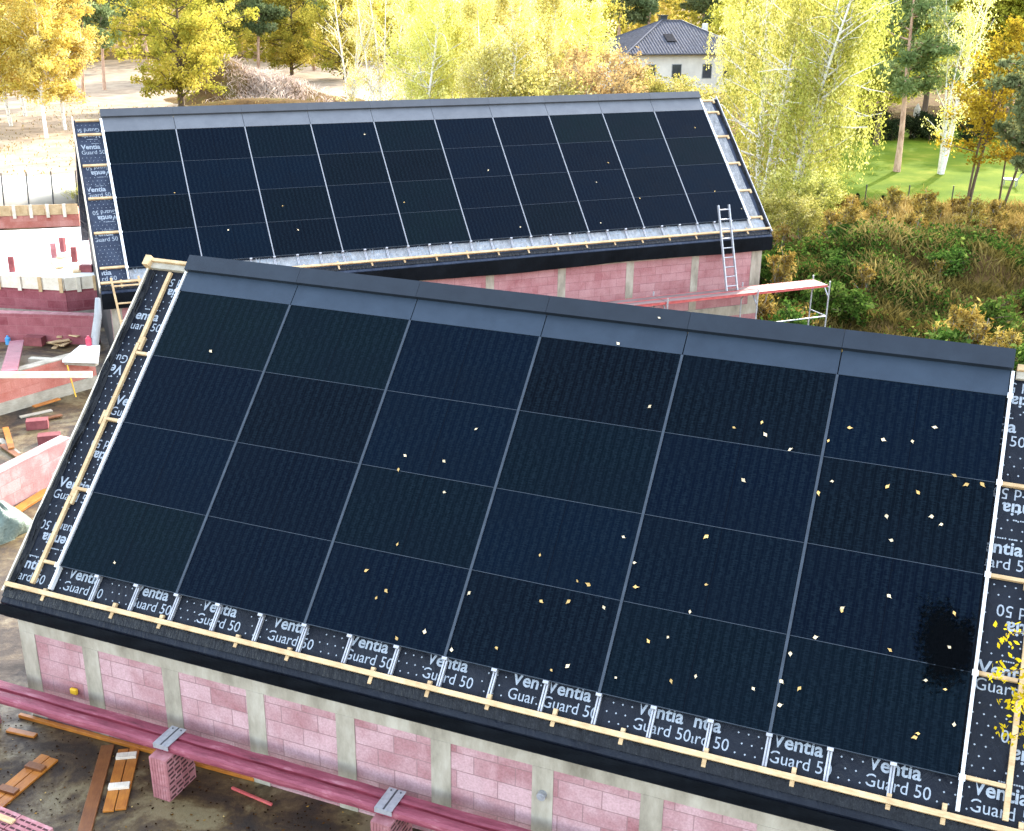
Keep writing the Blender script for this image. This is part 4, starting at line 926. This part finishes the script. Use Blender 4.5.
def make_kind(kind, seed):
    rg = np.random.default_rng(seed)
    if kind == 'aspen': mb, tp = grow(rg, 13, .17, 3.2, 64, .03, .13, 1, .7); P, t = leaves_from(tp, rg, 25000, .70, .105); return mb, BARK['birch'], P, t, LF['gold']
    if kind == 'oak': mb, tp = grow(rg, 10.5, .06, 6.0, 84, .02, .26, 1, .35); P, t = leaves_from(tp, rg, 26000, .8, .13); return mb, BARK['brown'], P, t, LF['oak']
    if kind == 'pine': mb, tp = grow(rg, 14, .30, 3.1, 56, .04, .17, 1, .3); P, t = leaves_from(tp, rg, 16000, .62, .17, 1.1); return mb, BARK['pine'], P, t, LF['pine']
    if kind == 'lawn_pine': mb, tp = grow(rg, 15, .42, 4.0, 44, .02, .2, 2, .45); P, t = leaves_from(tp, rg, 15000, .75, .14, 1.3); return mb, BARK['pine'], P, t, LF['pine_light']
    if kind == 'bare_birch': mb, tp = grow(rg, 13, .18, 2.4, 90, .05, .12, 4, 1.5); P, t = leaves_from(tp, rg, 5200, .45, .075, 1., .5); return mb, BARK['birch'], P, t, LF['birch']
    if kind == 'birch': mb, tp = grow(rg, 14, .15, 3.3, 72, .04, .14, 2, .8); P, t = leaves_from(tp, rg, 19000, .55, .095, 1., 1.3); return mb, BARK['birch'], P, t, LF['birch']
    if kind == 'weeping_birch': mb, tp = grow(rg, 15, .12, 3.6, 90, .05, .17, 3, .6); P, t = leaves_from(tp, rg, 25000, .40, .075, 1.2, 2.8); return mb, BARK['birch'], P, t, LF['weep']
    if kind == 'olive_tree': mb, tp = grow(rg, 14, .2, 4.2, 70, .03, .24, 1, .5); P, t = leaves_from(tp, rg, 22000, .9, .14); return mb, BARK['brown'], P, t, LF['olive']
    if kind == 'maple': mb, tp = grow(rg, 10, .34, 2.3, 64, .035, .085, 2, .55); P, t = leaves_from(tp, rg, 7500, .5, .085); return mb, BARK['brown'], P, t, LF['maple']
    if kind == 'shrub': mb, tp = grow(rg, 4.2, .08, 2.0, 60, .08, .05, 5, 1.2); P, t = leaves_from(tp, rg, 4200, .4, .075); return mb, BARK['grey'], P, t, LF['rust']
    if kind == 'yellow_shrub': mb, tp = grow(rg, 4.0, .08, 2.1, 60, .07, .05, 4, .9); P, t = leaves_from(tp, rg, 10000, .5, .075); return mb, BARK['grey'], P, t, LF['weep']
    if kind == 'weed_bush': mb, tp = grow(rg, 1.0, .05, .8, 36, .03, .02, 3, .5); P, t = leaves_from(tp, rg, 1500, .24, .07); return mb, BARK['brown'], P, t, LF['weedbush']
    if kind == 'gold_brush': mb, tp = grow(rg, 1.7, .05, .7, 46, .06, .02, 5, 1.6); P, t = leaves_from(tp, rg, 1300, .16, .05, 1.6); return mb, BARK['grey'], P, t, LF['brushgold']
    if kind == 'thuja': mb, tp = grow(rg, 1.3, .05, .34, 40, .0, .03, 1, .9, 6, 'cone'); P, t = leaves_from(tp, rg, 1600, .13, .05); return mb, BARK['brown'], P, t, LF['hedge']
    if kind == 'dark_shrub': mb, tp = grow(rg, 1.9, .05, 1.2, 40, .03, .04, 3, .6); P, t = leaves_from(tp, rg, 3000, .36, .08); return mb, BARK['brown'], P, t, LF['hedge']
def plant(kind, x, y, sc, rz, label, group, name=None, cat='tree', seed=0, sz=1.0):
    key = (kind, seed)
    if key not in PROTO:
        mb, bk, P, t, lf = make_kind(kind, 100+seed*17+len(kind))
        root = bpy.data.objects.new(name or kind, None); COL.objects.link(root)
        tr = mb.build('trunk', bk, root, smooth=True); cr = link('crown', quads_mesh('crown', P, t, lf), None, root); PROTO[key] = root
    else: root = copy_tree(PROTO[key])
    root.name = name or kind
    root.location = (x, y, float(hgt(x, y))-.03); root.rotation_euler = (0, 0, rz); root.scale = (sc, sc, sc*sz)
    return tag(root, label, cat, group)
def plant_px(kind, px, depth, sc, label, group, **kw):
    x = atd(px, 200, depth)[0]; return plant(kind, x, depth, sc, kw.pop('rz', random.uniform(0, 6.28)), label, group, **kw)
G = 'trees beyond the houses'
# golden aspens, top left
for k, (px, dp, s, lab) in enumerate([(5, 90, 1.05, 'golden aspen with white trunk nearest the left picture edge'), (22, 97, 1.1, 'golden aspen second from the left picture edge'), (56, 90, 1.05, 'golden aspen on sand right of the leftmost white trunk'), (76, 95, 1.0, 'rightmost golden aspen beside the leaning dark pine'), (-30, 95, 1.1, 'golden aspen cut by the left picture edge'), (38, 104, 1.15, 'golden aspen standing behind the other golden aspens')]):
    plant_px('aspen', px, dp, s, lab, 'golden aspens on the sand', name='aspen_tree', seed=k % 2)
plant_px('pine', 98, 116, 1.0, 'dark green pine with leaning brown trunk between aspens and oak', G, name='pine_tree', seed=0)
plant_px('pine', 118, 128, 1.05, 'dark pine behind the left side of the bushy oak', G, name='pine_tree', seed=1)
plant_px('oak', 192, 110, 1.12, 'wide bushy yellow green oak beyond the sandy ground', G, name='oak_tree')
for px, dp, s, lab in ((75, 150, 1.2, 'far pine above the golden aspens'), (240, 150, 1.15, 'far pine right of the bushy oak'), (268, 146, 1.2, 'far pine behind the sandy heaps'), (160, 155, 1.2, 'far pine above the bushy oak'), (322, 158, 1.25, 'far pine behind the bare white birches'), (612, 165, 1.4, 'far pine left of the tiled roof'), (640, 168, 1.45, 'far pine above the chimney of the tiled roof'), (690, 170, 1.4, 'far pine above the right of the tiled roof')):
    plant_px('pine', px, dp, s, lab, 'far pines', name='pine_tree', seed=(px//10) % 2)
for px, dp, s, lab in ((212, 142, 1.0, 'far yellow tree right behind the bushy oak'), (300, 150, 1.0, 'far yellow tree behind the left sandy heap'), (20, 150, 1.1, 'far yellow tree behind the golden aspens'), (350, 145, 1.1, 'far yellow tree behind the bare white birches'), (735, 150, 1.2, 'far yellow tree right of the tiled roof'), (560, 150, 1.2, 'far yellow tree left of the tiled roof')):
    plant_px('oak', px, dp, s, lab, 'far yellow trees', name='oak_tree')
# bare white-stemmed birches and the lemon birch mass
for px, dp, s, lab in ((388, 86, 1.0, 'nearly bare white birch clump right of the sandy heaps'), (352, 98, .9, 'nearly bare birch leaning over the sandy heap'), (408, 92, 1.05, 'nearly bare white birch at the left rim of the yellow mass')):
    plant_px('bare_birch', px, dp, s, lab, 'bare white birches', name='birch_tree', seed=(px//4) % 2)
for k, (px, dp, s, lab) in enumerate([(425, 80, .92, 'lemon birch at the left end of the yellow birch row'), (462, 84, .95, 'lemon birch second from left in the yellow birch row'), (498, 78, .9, 'lemon birch with pale stems in the middle of the row'), (530, 84, .95, 'lemon birch right of the middle of the yellow row'), (565, 92, .9, 'lemon birch beside the rusty shrubs'), (448, 104, 1.05, 'lemon birch standing behind the left of the row'), (515, 108, 1.1, 'lemon birch standing behind the middle of the row'), (738, 100, .85, 'lemon birch at the right corner of the tiled roof house')]):
    plant_px('birch', px, dp, s, lab, 'lemon yellow birches', name='birch_tree', seed=k % 3)
for k, (px, dp, s, lab) in enumerate([(590, 76, 1.75, 'rusty half bare shrub left of the tiled roof house'), (612, 88, 1.6, 'rusty shrub in front of the plastered wall'), (570, 84, 1.6, 'low rusty shrub at the foot of the lemon birches'), (640, 94, 1.2, 'rusty shrub below the tiled roof')]):
    plant_px('shrub', px, dp, s, lab, 'rusty shrubs', name='shrub', cat='shrub', seed=k % 2)
for px, dp, s, lab in ((664, 84, 1.38, 'yellow shrub below the tiled roof house'), (702, 80, 1.3, 'yellow shrub right below the tiled roof house'), (545, 74, 1.6, 'yellow shrub at the farther roof ridge left of the rusty shrubs')):
    plant_px('yellow_shrub', px, dp, s, lab, 'yellow shrubs at the farther ridge', name='shrub', cat='shrub')
# weeping birches right of the rear house
for k, (px, dp, s, lab) in enumerate([(764, 60, 1.0, 'big weeping birch with white stems behind the farther house corner'), (786, 57, .93, 'big weeping birch hanging over the right of the farther house'), (752, 78, .8, 'weeping birch behind the upper right roof corner'), (800, 66, .78, 'rightmost weeping birch beside the lawn')]):
    plant_px('weeping_birch', px, dp, s, lab, 'weeping birches by the farther house', name='birch_tree', seed=k % 2)
for px, dp, s, lab in ((790, 52, .75, 'yellow green shrub at the foot of the weeping birches'), (818, 54, .7, 'yellow green shrub between weeping birch and meadow'), (762, 50, .7, 'yellow green shrub behind the farther house corner'), (805, 48.5, .55, 'small yellow green shrub on top of the weedy mound')):
    plant_px('yellow_shrub', px, dp, s, lab, 'yellow green shrubs by the mound', name='shrub', cat='shrub', seed=1)
# bushy weeds standing out of the mound and the meadow
LF['weedbush'] = leaf_mat('bushy weed leaves', [(0, (.02, .04, .008)), (.5, (.06, .115, .018)), (1, (.17, .22, .05))], .35)
LF['brushgold'] = leaf_mat('golden brush', [(0, (.12, .075, .015)), (.5, (.28, .19, .04)), (1, (.46, .36, .12))], .4)
rw = random.Random(5)
for k in range(150):
    x = rw.uniform(7.5, 27); y = rw.uniform(31, 63)
    if x > y*.53 or (y > 50 and x < 13) or 16 < x-(y-40)*.2 < 18 and 38 < y < 44: continue
    gold = rw.random() < (.35 if y < 46 else .8) or x > 19
    plant('gold_brush' if gold else 'weed_bush', x, y, rw.uniform(.55, 1.25), rw.uniform(0, 6.28), 'golden brown brush standing in the dry weeds' if gold else 'dark green bushy weed on the earth mound', 'golden brush in the meadow' if gold else 'green weeds on the mound', name='brush' if gold else 'weed_bush', cat='shrub', seed=k % 2)
# lawn trees
GL = 'trees on the lawn'
plant_px('lawn_pine', 893, 79, .98, 'slender pine with forked pinkish trunk on the lawn', GL, name='pine_tree', rz=.6)
plant_px('bare_birch', 936, 78, 1.0, 'white birch on the lawn right of the forked pine', GL, name='birch_tree', seed=0, rz=1.0)
plant_px('olive_tree', 867, 92, 1.0, 'dark trunked olive yellow tree behind the lawn', GL, name='broadleaf_tree')
for px, dp, s, lab in ((845, 112, 1.1, 'olive tree behind the left end of the dark hedge'), (915, 114, 1.1, 'olive tree behind the forked lawn pine'), (965, 108, 1.1, 'olive tree behind the orange maple'), (1012, 104, 1.1, 'olive tree behind the right edge pine')):
    plant_px('olive_tree', px, dp, s, lab, 'olive trees behind the lawn', name='broadleaf_tree', seed=1)
for px, dp, s, lab in ((885, 135, 1.2, 'far pine above the forked lawn pine'), (945, 130, 1.25, 'far pine above the white lawn birch'), (1000, 126, 1.2, 'far pine at the upper right corner'), (835, 138, 1.2, 'far pine behind the olive trees')):
    plant_px('pine', px, dp, s, lab, 'far pines behind the lawn', name='pine_tree', seed=(px//5) % 2)
plant_px('oak', 850, 125, 1.15, 'far yellow oak behind the dark trunked tree', 'far yellow trees', name='oak_tree')
plant_px('oak', 990, 122, 1.1, 'far yellow oak behind the orange maple', 'far yellow trees', name='oak_tree')
plant_px('maple', 968, 60, 1.05, 'orange leaved maple with thin forked dark trunks in dry grass', GL, name='maple_tree', rz=2.2)
plant_px('maple', 1003, 63, .9, 'orange leaved maple at the right edge behind the forked one', GL, name='maple_tree', seed=1)
plant_px('pine', 1030, 55, .78, 'blue green pine cut by the right picture edge', GL, name='pine_tree', seed=1)
for k, px in enumerate((848, 857, 873, 884, 902, 912, 921, 929, 941, 958, 972, 988)):
    plant_px('dark_shrub', px, 95+(k % 3), .85+.1*(k % 3), 'low dark clipped shrub in the hedge row behind the lawn', 'dark hedge shrubs behind the lawn', name='hedge_shrub', cat='shrub', seed=k % 2)
for px, dp, lab in ((857, 64.5, 'small dark thuja at the left of the lawn edge'), (883, 64, 'small dark thuja in the middle of the lawn edge'), (933, 65, 'small dark thuja right of the white lawn birch'), (996, 63, 'small dark thuja at the right of the lawn edge')):
    plant_px('thuja', px, dp, .8, lab, 'young thujas along the lawn edge', name='thuja', cat='shrub')
for k, px in enumerate((866, 909, 953)):
    x = atd(px, 190, 66)[0]; o = MB().tube([(0, 0, 0), (.02, 0, 1.25)], .035, 8).build('stake', M['black_metal']); o.location = (x, 66, 0); tag(o, ['dark stake at the left of the lawn edge', 'dark stake in the middle of the lawn edge', 'dark stake at the right of the lawn edge'][k], 'stake', 'stakes along the lawn edge')
# garden chair
c = at(1010, 186, .03); root = empty('garden_chair', (c[0], c[1], .03), 2.6, 'white garden lounger at the right edge of the lawn', 'chair')
MB().box(-.4, .5, -.35, .35, .38, .46).build('seat', M['gutter'], root, bevel=.01); mb = MB(); mb.hexa([(-.42, -.35, .40), (-.34, -.35, .36), (-.34, .35, .36), (-.42, .35, .40), (-.78, -.35, 1.15), (-.70, -.35, 1.12), (-.70, .35, 1.12), (-.78, .35, 1.15)]); mb.build('backrest', M['gutter'], root)
for a in (-.35, .42):
    for b in (-.3, .3): MB().tube([(a, b, 0), (a, b, .38)], .03, 8).build('leg', M['gutter'], root)
# statue-like grey lantern post behind hedge
x = atd(912, 150, 97)[0]; mb = MB(); mb.tube([(0, 0, 0), (0, 0, 1.7), (0, 0, 1.75), (0, 0, 2.3), (0, 0, 2.75)], [.16, .14, .3, .26, .03], 10); o = mb.build('bird_house', M['grey_wood']); o.location = (x, 97, 0); tag(o, 'grey wooden bird house on a post behind the dark hedge', 'bird house')

# meadow of tall dry grass and weeds (uncountable)
def blades(name, n, sampler, hh, w, mat, label, cat, lean=.35):
    x, y = sampler(n); n = len(x); z = hgt(x, y); a = rng.uniform(0, 6.28, n); h_ = hh*rng.uniform(.45, 1.2, n)
    pt = .5+.5*np.sin(x*.9+1.7*np.sin(y*.6))*np.sin(y*.8+x*.3); h_ *= .6+.6*pt
    lx = rng.normal(0, lean, n)*h_; ly = rng.normal(0, lean, n)*h_; P = np.zeros((n, 4, 3)); ww = w*rng.uniform(.6, 1.4, n)
    b = np.stack([x, y, z-.05], 1); d = np.stack([np.cos(a)*ww, np.sin(a)*ww, np.zeros(n)], 1); m_ = np.stack([lx*.35, ly*.35, h_*.62], 1); t = np.stack([lx, ly, h_], 1)
    P[:, 0] = b-d*.6; P[:, 1] = b+m_+d; P[:, 2] = b+t; P[:, 3] = b+m_-d*.8
    ti = np.clip(.55*pt+.45*rng.random(n), 0, 1)
    return tag(link(name, quads_mesh(name, P, ti), mat), label, cat, None, 'stuff')
def box_s(x0, x1, y0, y1): return lambda n: (rng.uniform(x0, x1, n), rng.uniform(y0, y1, n))
def meadow_s(n):
    x = rng.uniform(12, 38, n); y = rng.uniform(47, 64.5, n); k = (x > 14+.2*(y-47)) & (x < y*.52); return x[k], y[k]
blades('meadow_grass', 60000, meadow_s, .95, .035, LF['dry'], 'tall dry golden grass between the mound and the lawn', 'meadow grass')
def mound_s(n):
    x = rng.uniform(6, 27, n); y = rng.uniform(27, 50, n); g = np.sin(x*.55+2)*np.sin(y*.5+x*.2)+.4*np.sin(x*1.7+y)
    k = ((g < .85) | (rng.random(n) < .5)) & (x < y*.56); return x[k], y[k]
blades('dry_weeds', 70000, mound_s, .6, .03, leaf_mat('brown weeds', [(0, (.035, .034, .010)), (.5, (.13, .105, .026)), (1, (.36, .30, .10))], .3), 'brown dry weeds covering the mound', 'weeds', .5)
def weed_patch():
    n = 15000; x = rng.uniform(6, 27, n); y = rng.uniform(27, 50, n); g = np.sin(x*.62+.6)*np.sin(y*.55+x*.25+.5)+.45*np.sin(x*1.9+y*1.1)
    k = (g > -.3) & (x < y*.56); x, y = x[k], y[k]; n = len(x); z = hgt(x, y); per = 16
    rr = rng.uniform(.10, .34, n); cx = np.repeat(x, per)+rng.normal(0, 1, n*per)*np.repeat(rr, per); cy = np.repeat(y, per)+rng.normal(0, 1, n*per)*np.repeat(rr, per)
    cz = np.repeat(z, per)+np.abs(rng.normal(0, 1, n*per))*np.repeat(rr, per)*1.1
    P = orient_quads(np.stack([cx, cy, cz], 1), .075, rng, 1.1); ti = np.clip(np.repeat(rng.random(n), per)*.7+.3*rng.random(n*per), 0, 1)
    return tag(link('green_weeds', quads_mesh('green_weeds', P, ti), LF['weed']), 'low green weeds growing over the earth mound', 'weeds', None, 'stuff')
weed_patch()
blades('verge_grass', 2600, lambda n: (lambda c: (c[0]+rng.uniform(-1.4, 1.6, n), c[1]+rng.uniform(-.5, .5, n)))(at(64, 203, 0)), 1.1, .03, LF['weep'], 'yellow green grass tuft behind the far low wall', 'grass')
blades('straw_ground', 2500, lambda n: (rng.uniform(-46, -20, n), rng.uniform(66, 112, n)), .28, .04, LF['dry'], 'short dry straw grass on the sandy ground', 'grass')
blades('heap_brush', 2600, lambda n: (rng.normal(-24.5, 2.4, n), rng.normal(118, 2.2, n)), .8, .05, leaf_mat('pale brush', [(0, (.26, .19, .15)), (.5, (.5, .4, .33)), (1, (.7, .62, .54))], .4), 'pale dry brush lying over the sandy heaps', 'brush', .9)
# stones on the mound
# far wood that reads as one mass
def far_wood():
    n = 60000; a = rng.uniform(-.62, .62, n); dist = rng.uniform(172, 215, n); x = np.sin(a)*dist; y = np.cos(a)*dist
    top = 13+3*np.sin(a*40)+2.5*np.sin(a*97+1); z = rng.random(n)**.7*top
    cl = rng.integers(0, 900, n); ca = rng.uniform(-.62, .62, 900); 
    tint = np.clip(.5+.35*np.sin(a*70)+.25*rng.normal(size=n), 0, 1)
    return tag(link('far_wood', quads_mesh('far_wood', orient_quads(np.stack([x, y, z], 1), .55, rng), tint), LF['oak']), 'far wood closing the background', 'wood', None, 'stuff')
far_wood()

# young tree at the right whose twig hangs in front of the nearer roof
tp = atd(1000, 690, 8.6); bx, by = 6.6, 9.3
root = empty('maple_tree', (bx, by, 0), 0, 'young yellow leaved maple whose twig hangs over the right roof edge', 'tree')
mb = MB(); top = np.array([bx-.3, by-.2, 8.6]); l = lambda p: np.array(p)-np.array([bx, by, 0])
mb.tube([(0, 0, 0), (-.05, 0, 3), (-.15, -.1, 6), l(top)], [.09, .075, .05, .02], 8)
tips = []
for k in range(7):
    e = tp+np.array([.15+rng.uniform(-.12, .25), rng.normal(0, .12), (k-3)*.15]); s0 = np.array([bx-.15, by-.1, tp[2]-.5+.1*k])
    q = [l(s0), l(s0*.5+e*.5+np.array([0, 0, .25])), l(e)]; mb.tube(q, [.018, .011, .004], 5)
    for t in np.linspace(.72, 1, 5): tips.append((q[1]+(q[2]-q[1])*(t-.5)*2, 1, 1))
mb.build('trunk', BARK['brown'], root, smooth=True)
Pq, tq = leaves_from(tips, rng, 800, .13, .030); Pq2, tq2 = leaves_from([(l(top)+rng.normal(0, .5, 3)*np.array([.5, .7, .6])+np.array([.9, .3, .5]), 1, 1) for _ in range(40)], rng, 1500, .3, .04)
link('crown', quads_mesh('crown', np.concatenate([Pq, Pq2]), np.concatenate([tq, tq2]), leaf_mat('yellow maple leaves', [(0, (.16, .19, .01)), (.3, (.42, .30, .012)), (.7, (.62, .43, .015)), (1, (.72, .56, .04))], .45)), None, root)
